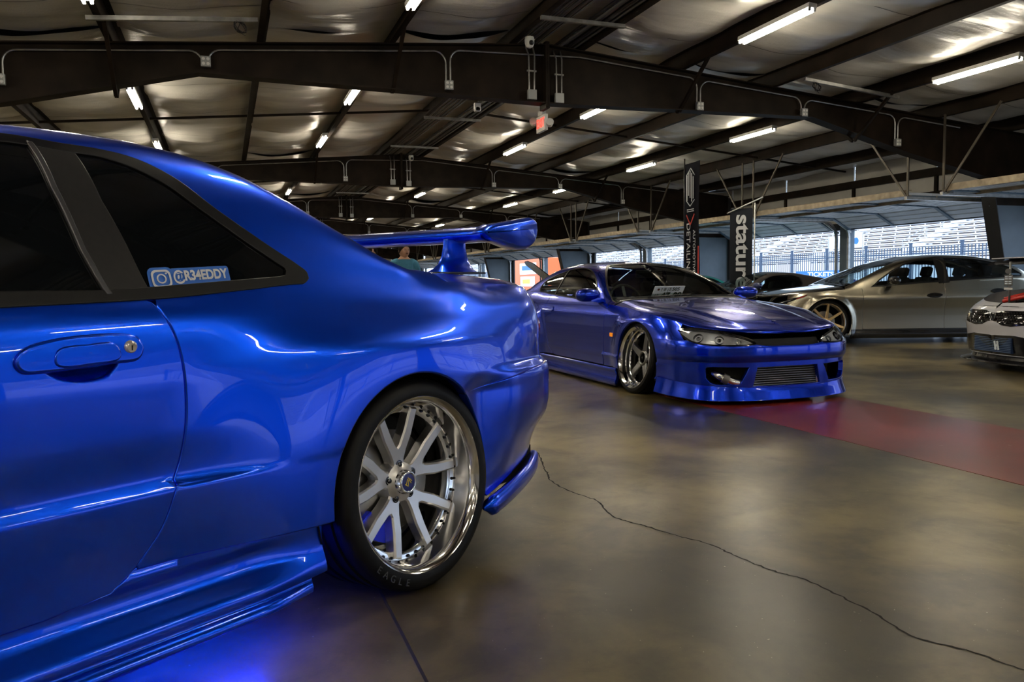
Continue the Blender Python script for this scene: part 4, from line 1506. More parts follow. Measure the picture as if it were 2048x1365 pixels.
        for z, xa, xb, hw in secs:
            for j in range(m):
                a = 2 * PI * j / m
                c_, s2 = math.cos(a), math.sin(a)
                vv_.append(((xa + xb) / 2 + (xb - xa) / 2 * math.copysign(abs(c_) ** .7, c_), sg * .48 + hw * math.copysign(abs(s2) ** .9, s2), z))
        ff_ = [(i * m + j, i * m + (j + 1) % m, (i + 1) * m + (j + 1) % m, (i + 1) * m + j) for i in range(len(secs) - 1) for j in range(m)] + [tuple(range(m)), tuple((len(secs) - 1) * m + j for j in range(m))]
        lg.add(vv_, ff_)
        lg.build('wing_leg', PAINT34, car, smooth=True, angle=60)
        gk = MB(); gk.box((.622, sg * .48, .995), (.285, .115, .008), bev=.003); gk.build('wing_gasket', M_BLACK, car)
    # underbody and glow strips
    u = MB(); u.box((-1.25, 0, .24), (4.1, 1.45, .12)); u.build('underbody', M_WELL, car)
    M_GLOW = mat('underglow_blue', (.0, .02, 1), .3, emit=(.0, .022, 1.0), estr=GLOW_POWER)
    for sg in (1, -1):
        g_ = MB(); g_.box((-1.36, sg * .74, .165), (1.68, .02, .012)); g_.build('underglow_strip', M_GLOW, car)
    # cabin block behind the dark glass
    cb = MB(); cb.box((-.75, 0, .70), (1.9, 1.3, .5)); cb.build('cabin', M_SEAT, car)
    # wheels
    for nm, xx in (('wheel', 0.), ('wheel', -2.665)):
        for sg in (VIS, -VIS):
            rim = build_wheel(car, nm, (xx, sg * .88, .330), sg, 4, R34_RIM, rad(-4))
    return car, S
R34, R34S = build_r34()
# ================================================================== DARK BLUE COUPE (facing the camera)
S15_PLAN = [(-.985, 0), (-.98, .2), (-.955, .40), (-.90, .57), (-.80, .69), (-.63, .775), (-.40, .82), (-.1, .84), (.5, .84), (1.5, .84), (2.3, .845), (2.75, .835), (3.1, .78), (3.3, .66), (3.41, .4), (3.44, .2), (3.445, 0)]
_sf = [(.03, -.04), (.08, -.012), (.16, -.004), (.26, .0), (.325, .0), (.345, .014), (.38, .024), (.44, .022), (.48, .010), (.52, -.014), (.55, -.036), (.58, -.062), (.62, -.10), (.70, -.2), (.9, -.4)]
_ss = [(.03, -.02), (.10, -.008), (.165, -.004), (.182, -.028), (.26, -.022), (.292, -.016), (.305, -.030), (.42, -.028), (.55, -.030), (.64, -.042), (.70, -.062), (.75, -.085), (.80, -.115), (.85, -.15), (.9, -.19)]
_sr = [(.03, -.03), (.2, -.01), (.4, 0), (.55, 0), (.62, -.02), (.75, -.05), (.85, -.10), (.9, -.14)]
S15_PROF = [(-1.7, _sf), (-.95, _sf), (-.62, _sf), (-.30, _ss), (.3, _ss), (1.2, _ss), (2.4, _ss), (3.3, _sr), (4.2, _sr)]
def make_s15_surf():
    def fl(tc, amp):
        def f(t, z):
            rr = np.hypot(t - tc, z - .30)
            return amp * (1 - sstep(.32, .52, rr)) * (1 - sstep(.60, .74, z)) * sstep(-.75, -.5, t - 0 * tc + (0 if tc < 1 else 9))
        return f
    return CarSurf(S15_PLAN, S15_PROF,
        zb=[(-1.1, .51), (-.99, .524), (-.95, .545), (-.9, .566), (-.8, .586), (-.63, .606), (-.5, .635), (-.2, .69), (.1, .72), (.4, .738), (.7, .755), (.9, .765), (1.45, .79), (2.0, .82), (2.4, .845), (3.0, .86), (3.5, .82)],
        zt=[(-1.1, .52), (-.99, .536), (-.95, .562), (-.9, .588), (-.8, .617), (-.6, .66), (-.2, .727), (.2, .775), (.45, .803), (.6, .822), (.72, .875), (.9, .967), (1.1, 1.06), (1.3, 1.128), (1.45, 1.155), (1.65, 1.175), (1.85, 1.182), (2.1, 1.17), (2.35, 1.135), (2.65, 1.05), (2.9, .955), (3.05, .905), (3.2, .89), (3.5, .86)],
        lean=[(-1.1, 1.2), (-.5, 1.6), (.4, 1.6), (.65, .9), (.9, .46), (2.3, .44), (2.8, .6), (3.05, 1.5), (3.5, 1.5)],
        crown=[(-1.1, .01), (.4, .016), (.7, .02), (1, .022), (1.6, .02), (2.4, .02), (3, .012), (3.5, .01)],
        tight=4., flares=[fl(-.02, .024), fl(2.525, .03)])
#BUILD
PAINT15 = paint('deep_blue_paint', (.0005, .030, .52), .24, .85)
M_POLISH = mat('polished_metal', (.70, .70, .71), .18, 1.0)
M_CORE = mat('intercooler_core', (.20, .20, .21), .4, .9)
M_AMBER = mat('amber_lens', (1., .30, .01), .25, coat=1., emit=(1, .3, .02), estr=.25)

def s15_face(rim, spin):
    yf = lambda r: -.098 + .02 * min(1, r / .2)
    for k in range(5):
        a = spin + PI / 2 + k * 2 * PI / 5
        mb = MB(); slab_spoke(mb, rot2([(.05, -.036), (.10, -.031), (.205, -.024), (.212, -.040), (.214, .040), (.205, .024), (.10, .031), (.05, .036)], a), yf, .035, .006)
        mb.build('spoke', M_ALLOYD, rim)
    h = MB(); h.lathe([(.045, -.086), (.052, -.08), (.060, -.082), (.072, -.094), (.074, -.14), (.04, -.14)], 40); h.build('hub', M_ALLOYD, rim, smooth=True, angle=30)
    h = MB(); h.lathe([(0, -.11), (.046, -.112)], 24); h.lathe([(0, -.082), (.014, -.084), (.018, -.11)], 16); h.build('centre_cap', M_BOLT, rim, smooth=True, angle=40)
    for k in range(5):
        a = spin + PI / 2 + PI / 5 + k * 2 * PI / 5
        n = MB(); n.lathe([(0, -.085), (.006, -.087), (.0085, -.12)], 6, Matrix.Translation((.034 * math.cos(a), 0, .034 * math.sin(a)))); n.build('lug_nut', M_BOLT, rim)
    rv = MB()
    for k in range(36):
        a = 2 * PI * k / 36
        rv.lathe([(0, -.084), (.004, -.085), (.0055, -.092)], 6, Matrix.Translation((.221 * math.cos(a), 0, .221 * math.sin(a))))
    rv = rv.build('rim_rivet', M_CHROME, rim); rv['kind'] = 'stuff'
S15_RIM = dict(rim=[(.255, -.235), (.238, -.22), (.218, -.19), (.212, -.13), (.215, -.093), (.226, -.090), (.232, -.086), (.236, -.06), (.244, -.052), (.246, -.018), (.256, -.008), (.2635, .001), (.268, -.001), (.2685, -.006), (.265, -.015)],
               tyre=[(r_, h_ - .118) for r_, h_ in tyre_profile(.311, .256, .118)], face=s15_face, yd=-.14, rd=.15)

def build_s15():
    S = make_s15_surf()
    car = thing('dark_blue_coupe', 'dark blue low coupe facing the camera with a licence plate in its windscreen', 'car', (4.10, 6.06, 0), PI / 2)
    W, G = S.W, S.G
    T0 = float(S.T[0]); T1 = float(S.T[-1])
    VIS = 1           # local +y is towards -X of the hall (camera-left)
    AC, AZ, AR = -.05, .285, .335
    below = lambda uv: uv[:, 1] < S.zb(np.interp(uv[:, 0], S.T, S.P[:, 0])) - .02
    def shoulder(t0, t1, n=30):
        out = []
        for t in np.linspace(t0, t1, n):
            z = .6
            for _ in range(6): z = float(S.zb(W([[t, z]])[0, 0]))
            out.append((t, z))
        return out
    HL = [(-.576, .570), (-.62, .580), (-.70, .587), (-.805, .585), (-.90, .579), (-.987, .567), (-1.102, .540), (-1.193, .515), (-1.245, .490), (-1.257, .474), (-1.20, .463), (-1.087, .460), (-.945, .464), (-.84, .473), (-.77, .488), (-.70, .515), (-.62, .548)]
    HLs = [tuple(p) for p in spline2(HL, 90, True)]
    duct = [(-.870, .280), (-.885, .294), (-.93, .300), (-1.218, .291), (-1.145, .152), (-.95, .156), (-.905, .172), (-.875, .205)]
    fb = MB(); lip = MB()
    hood = MB(); ws = MB(); roof = MB(); rw = MB(); rb = MB(); boot = MB(); grl = MB(); rtr = MB()
    for sg in (1, -1):
        w, g = mir(W, sg), mir(G, sg)
        st = .018
        a1 = arc(AC, AZ, AR, 142, 200, 20)
        top = [(-.375, .487), (-.55, .488), (-.68, .487), (-.715, .496)] + [p for p in HLs if False]
        under = [(-.74, .488), (-.80, .474), (-.85, .463), (-.945, .456), (-1.087, .452), (-1.20, .455), (-1.262, .462), (-1.30, .455), (-1.36, .449), (T0, .447)]
        outer = a1[::-1] + top + under + [(T0, .292), (-1.281, .290), (-1.246, .137), (T0, .135), (T0, .088), (-1.2, .090), (-.85, .10), (-.6, .125), (-.43, .15)]
        patch(fb, w, outer, [duct], st, .004, .035, mask=lambda uv: uv[:, 0] > T0 + .004, bstep=.012)
        # headlight: bucket, lens, projector
        bk = MB(); patch(bk, offs(w, -.035), HLs, (), .03, flange=False)
        buck = bk.build('headlamp_bucket', mat('lamp_reflector', (.66, .67, .70), .35, .45), car, smooth=True)
        ln = MB(); patch(ln, offs(w, .001), shrink(HLs, .006), (), .02, .004, .02); ln.build('headlamp_lens', M_LAMP, buck, smooth=True)
        rimh = MB(); patch(rimh, offs(w, -.002), shrink(HLs, -.005), [shrink(HLs, .005)], .015, .002, .02); rimh.build('headlamp_surround', M_GLOSSBLK, buck, smooth=True)
        for (tt, zz, rr, mm) in ((-.98, .515, .038, M_CHROME), (-1.13, .497, .026, M_POLISH), (-.80, .527, .042, M_POLISH)):
            c = w(np.array([[tt, zz]]))[0]; c2 = offs(w, -.03)(np.array([[tt, zz], [tt + .01, zz]]))[0]
            q = MB(); q.lathe([(rr * .55, -.02), (rr * .7, .0), (rr * .92, .012), (rr, .006), (rr * 1.02, -.03)], 28); q.lathe([(0, .008), (rr * .4, .004), (rr * .58, -.012)], 20)
            ax = Vector((c - c2)).normalized()
            o = q.build('projector', mm, buck, smooth=True, angle=40); o.rotation_mode = 'QUATERNION'; o.rotation_quaternion = Vector((0, 1, 0)).rotation_difference(ax); o.location = Vector(c2) - ax * .004
        # fender
        a2 = arc(AC, AZ, AR, 142, -17, 44)
        sh = shoulder(.60, -.60, 34)
        fpoly = [(-.70, .492)] + [(-.55, .492), (-.395, .491)] + a2 + [(.33, .188), (.594, .188), (.604, .30), (.602, .56), (.606, .70)] + sh + [(-.60, .565), (-.64, .535)]
        panel(car, 'front_fender', PAINT15, [(w, fpoly, (), 1)], st, mask=below, bstep=.014)
        m = MB(); m.box((0, 0, 0), (.055, .014, .036), bev=.005)
        p = W(np.array([[.44, .478]]))[0]
        m.build('side_marker', M_AMBER, car, loc=(p[0], sg * (p[1] + .002), p[2]))
        # door
        dr = [(2.10, .715), (2.085, .64), (2.045, .551), (2.0, .40), (1.93, .27), (1.82, .205)]
        dr = [tuple(p) for p in spline2(dr, 30)]
        dsh = shoulder(.62, 2.09, 34)
        dpoly = [(.614, .30), (.612, .192), (1.76, .192)] + dr[::-1] + dsh[::-1] + [(.612, .70), (.610, .56)]
        dm = MB(); patch(dm, w, dpoly, (), .022, .003, .02, mask=below); door = dm.build('door', PAINT15, car, smooth=True)
        hp = [tuple(q) for q in spline2([(1.86, .665), (1.87, .69), (1.94, .70), (2.0, .692), (2.01, .668), (1.95, .655), (1.89, .655)], 40, True)]
        panel(door, 'door_handle', PAINT15, [(offs(w, .012), hp, (), 1)], .012, r=.008, depth=.016)
        # mirror
        mm = MB()
        mpf = [(.0, -.125), (.045, -.118), (.066, -.08), (.074, -.02), (.072, .05), (.058, .095), (.03, .115), (0, .12)]
        mm.lathe(mpf, 24)
        mo = mm.build('door_mirror', PAINT15, car, smooth=True); mo.location = (.80, sg * .885, .835); mo.rotation_euler = (0, 0, rad(8) * sg); mo.scale = (1.0, 1.0, .86)
        mg = MB(); mg.bar((.80, sg * .70, .77), (.80, sg * .86, .80), .09, .045); mg.build('mirror_stalk', PAINT15, mo).matrix_parent_inverse = mo.matrix_basis.inverted()
        # skirt
        def skf(uv, sg=sg):
            uv = np.asarray(uv, float); t, z = uv[:, 0], uv[:, 1]
            f = pchip([.02, .035, .06, .10, .14, .165, .182], [.838, .852, .855, .842, .838, .846, .832])
            return np.stack([t, sg * f(z), z], 1)
        panel(car, 'side_skirt', PAINT15, [(skf, [(.30, .03), (.55, .025), (2.0, .03), (2.18, .04), (2.2, .18), (.325, .182), (.30, .12)], (), 1)], .025, r=.004, depth=.03)
        # quarter panel + roof pillar
        aq = arc(2.525, AZ + .01, AR, 197, -10, 40)
        qsh = shoulder(2.11, 3.30, 30)
        qp = [(1.835, .200)] + [(2.16, .19)] + aq + [(3.0, .30), (3.28, .42), (3.3, .55)] + qsh[::-1] + [(q[0] + .008, q[1]) for q in dr]
        qm = MB(); patch(qm, w, qp, (), .028, .003, .02, mask=below)
        DLO = [(.846, .111), (1.0, .225), (1.139, .332), (1.26, .392), (1.352, .428), (1.45, .447), (1.58, .449), (1.80, .408), (2.022, .345), (2.25, .285), (2.42, .235), (2.50, .17), (2.505, .10), (2.46, .045), (1.999, .022), (1.432, .030), (1.0, .06)]
        Dd = np.array([tuple(q) for q in spline2(DLO[:14], 100)] + [(x, np.interp(x, [.846, 1.432, 1.999, 2.46], [.111 * .4, .030, .022, .045])) for x in np.linspace(2.44, .90, 40)])
        iN = int(np.argmin(np.abs(Dd[:100, 0] - 1.40) + (np.arange(100) > 55)))
        up = [tuple(q) for q in Dd[:100] if q[0] > 1.36]
        cpil = up + [(2.44, .0), (3.02, .0), (3.04, .55), (2.93, .60)] + [(x, .62) for x in np.linspace(2.85, 2.40, 12)] + [(2.36, 1.), (1.40, 1.), (1.40, .72)]
        patch(qm, g, cpil, (), .028, scale_v=.85, flange=False)
        qm.build('quarter_panel', PAINT15, car, smooth=True)
        panel(car, 'window_moulding', M_BELT, [(offs(g, .004), shrink(Dd, -.002), [shrink(Dd * [1, 1], .014)], .85)], .02, r=.002, depth=.006)
        gd = shrink(Dd, .012)
        panel(car, 'side_glass', M_GLASSD, [(offs(g, .0), gd, (), .85)], .05, flange=False)
        panel(car, 'window_divider', M_BELT, [(offs(g, .005), [(1.985, .02), (1.90, .375), (1.925, .37), (2.015, .02)], (), .85)], .03, r=.002, depth=.006)
        # A pillar
        apo = [(.50, .155), (.70, .285), (.9, .43), (1.235, .627), (1.34, .69), (1.405, .725)] 
        api = [(.62, .0), (.846, .111), (1.0, .225), (1.139, .332), (1.26, .392), (1.352, .428), (1.405, .44)]
        ap = MB(); patch(ap, g, [(.50, .0)] + api + apo[::-1], (), .025, scale_v=.85, flange=False); ap.build('windscreen_pillar', PAINT15, car, smooth=True)
        patch(ws, offs(g, .001), [(.505, .16), (.70, .29), (.9, .435), (1.235, .632), (1.40, .73), (1.385, 1.), (.47, 1.), (.475, .5)], (), .05, scale_v=.85, flange=False)
        patch(rtr, offs(g, .004), [(.49, .14), (.70, .275), (.9, .418), (1.235, .618), (1.395, .715), (1.405, 1.), (1.365, 1.), (1.36, .735), (1.21, .636), (.9, .45), (.70, .305), (.52, .18), (.52, 1.), (.46, 1.), (.462, .5)], (), .025, .002, .006, scale_v=.85, mask=lambda uv: uv[:, 1] < .99)
        patch(rw, offs(g, -.002), [(2.40, 1.), (2.42, .64), (2.86, .64), (2.94, .66), (2.96, 1.)], (), .06, scale_v=.85, flange=False)
        # hood with raised centre section
        def hf(uv, g=g):
            P = g(uv)
            a = np.abs(P[:, 1]); x = P[:, 0]
            edge = np.interp(x, [-.95, .5], [.34, .56])
            P[:, 2] += .011 * (1 - sstep(edge - .03, edge + .05, a)) * sstep(-.97, -.75, x) * (1 - sstep(.35, .5, x))
            return P
        hx = [(-.545, .004), (-.64, .006), (-.75, .02)]
        hx = [(-.545, .003), (-.64, .003), (-.75, .003)]
        xe = S.xmin
        front = [(-.80, .003), (-.86, .003), (-.90, .003), (-.93, .003), (-.955, .003), (xe + .016, .003), (xe + .008, .05), (xe + .005, 1.)]
        patch(hood, hf, [(.46, .012), (.0, .006)] + hx + front + [(.455, 1.), (.458, .5)], (), .022, .004, .02, scale_v=.85, mask=lambda uv: uv[:, 1] < .99)
        # boot and rear
        patch(boot, g, [(3.05, 0.), (3.33, .0), (3.345, 1.), (2.97, 1.), (2.96, .66), (3.05, .57)], (), .05, scale_v=.85, flange=False)
        patch(rb, w, [(3.0, .12), (3.0, .29), (3.29, .42), (3.31, .55), (3.31, .80), (T1, .80), (T1, .12)], (), .06, .004, .02, mask=lambda uv: uv[:, 0] < T1 - .01)
        # lower lip
        LPF = [(-.012, 1.0), (.004, .97), (.012, .62), (.034, .12), (.036, .04), (.030, .0), (-.05, .02)]
        def lf(u, i, sg=sg):
            o, f = LPF[int(i)]
            zt_ = float(np.interp(u, [T0, -1.25, -.9, -.5, -.40], [.132, .133, .152, .178, .188]))
            zb_ = float(np.interp(u, [T0, -.9, -.5, -.40], [.030, .034, .05, .06]))
            b = W([[u, .14]])[0]
            nx, ny = float(np.interp(u, S.T, S.N[:, 0])), float(np.interp(u, S.T, S.N[:, 1]))
            return (b[0] + nx * o, sg * (b[1] + ny * o), zb_ + (zt_ - zb_) * f)
        lip.grid(lf, np.linspace(T0, -.40, 60), range(len(LPF)))
        # upper grille void
        patch(grl, offs(w, -.05), [(-1.24, .45), (-1.24, .53), (T0, .53), (T0, .44)], (), .05, flange=False)
        patch(grl, offs(w, -.12), [(-.84, .12), (-.84, .32), (T0, .32), (T0, .12)], (), .08, flange=False)
        wheel_well(car, AC, AZ, .352, .80, sg, M_WELL)
        wheel_well(car, 2.525, AZ, .352, .80, sg, M_WELL)
        for xx, nm in ((0., 'wheel'), (2.525, 'wheel')):
            build_wheel(car, nm, (xx, sg * .825, .31), sg, 8, S15_RIM, rad(8))
    fb.build('front_bumper', PAINT15, car, smooth=True)
    lip.build('front_lip', PAINT15, car, smooth=True, angle=35)
    hd = hood.build('bonnet', PAINT15, car, smooth=True)
    ws.build('windscreen', M_GLASS, car, smooth=True)
    rtr.build('windscreen_seal', M_BLACK, car, smooth=True)
    rw.build('rear_window', M_GLASSD, car, smooth=True)
    rb.build('rear_bumper', PAINT15, car, smooth=True)
    boot.build('boot_lid', PAINT15, car, smooth=True)
    grl.build('grille_void', M_WELL, car, smooth=True)
    # bonnet emblem
    e = MB()
    for p, q in (((0, -.03), (.012, -.006)), ((.012, -.006), (-.004, .006)), ((-.004, .006), (.008, .03))):
        e.bar((p[0] * 1.2, p[1], .0), (q[0] * 1.2, q[1], .0), .008, .004)
    zz = G(np.array([[-.80, .999]]))[0]
    e.build('emblem', M_CHROME, hd, loc=(-.80, 0, zz[2] + .014), rot=(0, rad(-18), rad(90)))
    # intercooler
    ic = MB(); ic.box((-.905, 0, .212), (.05, .60, .160)); core = ic.build('intercooler', M_WELL, car)
    for k in range(9):
        f = MB(); f.box((-.932, 0, .142 + .0175 * k), (.012, .60, .0075), bev=.002); f.build('cooler_fin', M_CORE, core)
    for sg in (1, -1):
        e = MB(); e.box((-.915, sg * .315, .212), (.07, .035, .17), bev=.01); e.build('end_tank', M_POLISH, core)
    pp = MB()
    pth = spline2([(-.90, .33, .17), (-.905, .40, .165), (-.90, .47, .18), (-.87, .54, .215), (-.80, .57, .24), (-.7, .58, .25)], 30)
    pp.tube([tuple(p) for p in pth], .034, 16); pp.build('charge_pipe', M_POLISH, car, smooth=True, angle=60)
    pp = MB(); pp.tube([tuple(p) for p in pth[14:18]], .038, 16); pp.build('pipe_clamp', M_DARKGALV, car, smooth=True, angle=60)
    # interior
    d_ = MB(); d_.box((.78, 0, .70), (.5, 1.38, .22), bev=.05); d_.build('dashboard', M_SEAT, car, smooth=True, angle=40)
    f_ = MB(); f_.box((1.5, 0, .16), (2.2, 1.45, .1)); f_.build('cabin_floor', M_WELL, car)
    for yy in (.36, -.36):
        s_ = MB(); s_.box((1.42, yy, .28), (.5, .5, .14), bev=.05); seat = s_.build('seat', M_SEAT, car, smooth=True, angle=40)
        b_ = MB(); Mr = Matrix.Rotation(rad(18), 3, 'Y'); b_.box((1.70, yy, .57), (.12, .48, .60), Mr, bev=.05); b_.box((1.79, yy, .89), (.09, .24, .14), Mr, bev=.04); b_.build('seat_back', M_SEAT, seat, smooth=True, angle=40)
    sw = MB(); ctr = Vector((1.02, .36, .77)); Mr = Matrix.Rotation(rad(-65), 3, 'Y')
    sw.tube([ctr + Mr @ Vector((.17 * math.cos(a), .17 * math.sin(a), 0)) for a in np.linspace(0, 2 * PI, 32, endpoint=False)], .013, 8, closed=True)
    for a in (0, PI * .5, PI * 1.5): sw.bar(ctr, ctr + Mr @ Vector((.16 * math.cos(a), .16 * math.sin(a), 0)), .03, .01)
    sw.build('steering_wheel', M_BLACK, car, smooth=True, angle=40)
    pl = MB(); Mp = Matrix.Rotation(rad(-38), 3, 'Y'); pl.box((0, 0, 0), (.006, .33, .165), bev=.002)
    pc = Vector((.66, .10, .845))
    po = pl.build('licence_plate', M_SIGNW, car, loc=pc, rot=(0, rad(-38), 0))
    def on_plate(me_, y, z, m_):
        o = link('plate_character', me_, po, m_); o.matrix_basis = basis3((0, -1, 0), (0, 0, 1), (-1, 0, 0), (-.0035, y, z))
    M_PGRN = mat('plate_ink', (.01, .03, .015), .5)
    on_plate(text_mesh('505', .055, .0005, bold=.001), -.075, .045, M_PGRN)
    on_plate(text_mesh('47-09', .098, .0005, bold=.002), -.045, -.03, M_PGRN)
    k_ = MB()
    for (x0, y0, dx, dy) in ((-.02, 0, .0, .04), (-.03, .008, .02, .0), (0, .018, .03, 0), (0, .008, .03, 0), (0, -.002, .03, 0), (0, -.012, .03, 0), (.015, 0, 0, .04), (.045, .015, .008, -.006), (.045, 0, .008, -.006), (.045, -.018, .01, .01), (.062, .018, .02, 0), (.07, 0, 0, .036), (.062, .004, .024, 0), (.06, -.016, .03, 0)):
        k_.box((-.0035, -(x0 + dx / 2) + .06, .045 + y0), (.0008, max(abs(dx), .004), max(abs(dy), .004)))
    k_.build('plate_character', M_PGRN, po)
    k_ = MB(); k_.box((-.0035, .13, -.03), (.0008, .004, .05)); k_.box((-.0035, .108, -.03), (.0008, .004, .05)); k_.box((-.0035, .108, -.012), (.0008, .026, .004)); k_.build('plate_character', M_PGRN, po)
    k_ = MB(); k_.lathe([(0, -.004), (.013, -.004), (.013, -.003)], 16, Matrix.Rotation(-PI / 2, 4, 'Z')); k_.build('plate_bolt', mat('rust_bolt', (.10, .03, .01), .6), po, loc=(0, .115, .045))
    st_ = MB(); st_.lathe([(0, -.003), (.045, -.003), (.045, 0)], 24, Matrix.Rotation(-PI / 2, 4, 'Z') @ Matrix.Diagonal((1, 1, .55, 1))); st_.build('round_sticker', M_SIGNW, car, loc=(.645, .50, .80), rot=(0, rad(-50), 0))
    st_ = MB(); st_.box((0, 0, 0), (.002, .11, .02)); st_.build('header_sticker', M_SIGNW, car, loc=(1.335, .30, 1.115), rot=(0, rad(-62), 0))
    rm = MB(); rm.box((1.16, .02, 1.035), (.03, .30, .075), bev=.012); rm.bar((1.18, .02, 1.05), (1.27, .02, 1.12), .02, .02); rm.build('rear_view_mirror', M_BLACK, car, smooth=True, angle=40)
    ch = MB(); ch.tube([(1.13, -.02, 1.0), (1.13, -.02, .93)], .003, 5)
    for zc in (.955, .925): ch.lathe([(0, -.01), (.012, -.006), (.012, .006), (0, .01)], 10, Matrix.Translation((1.13, -.02, zc)))
    ch.build('hanging_charm', M_CHROME, car, smooth=True)
    for (ya, yb) in ((.42, -.10), (-.05, -.58)):
        wp = MB()
        def cw(y, x): 
            v = S.v_at([x], y=[abs(y)])[0]; p = G([[x, v]])[0]; return (p[0], y, p[2] + .014)
        wp.tube([cw(yy, .47 + .10 * k / 6) for k, yy in enumerate(np.linspace(ya, yb, 7))], .007, 6); wp.build('wiper', M_BLACK, car, smooth=True)
    u = MB(); u.box((1.3, 0, .13), (3.6, 1.3, .10)); u.build('underbody', M_WELL, car)
    return car
S15 = build_s15()
# ================================================================== OTHER CARS
def spoke_face(n, w0, w1, material, split=0., r1=.235, rh=.05):
    def f(rim, spin):
        yf = lambda r: -.05 + .03 * min(1, r / .22)
        for k in range(n):
            a = spin + PI / 2 + k * 2 * PI / n
            mb = MB()
            if split:
                for s_ in (-1, 1):
                    slab_spoke(mb, rot2([(rh, -w0 / 2), (r1, s_ * split - w1 / 2), (r1, s_ * split + w1 / 2), (rh, w0 / 2)], a), yf, .03, .003)
            else:
                slab_spoke(mb, rot2([(rh, -w0 / 2), (r1, -w1 / 2), (r1, w1 / 2), (rh, w0 / 2)], a), yf, .03, .004)
            mb.build('spoke', material, rim)
        h = MB(); h.lathe([(0, -.03), (.03, -.032), (.06, -.045), (.065, -.09)], 28); h.build('hub', material, rim, smooth=True, angle=35)
    return f
def rim_spec(ro, ri, hw, face):
    return dict(rim=[(ri - .01, -2 * hw + .01), (ri - .03, -2 * hw + .02), (ri - .045, -.1), (ri - .03, -.05), (ri - .02, -.02), (ri - .006, .0), (ri, -.002), (ri - .002, -.012)],
                tyre=[(a, b - hw) for a, b in tyre_profile(ro, ri - .004, hw)], face=face, yd=-.1, rd=.16)

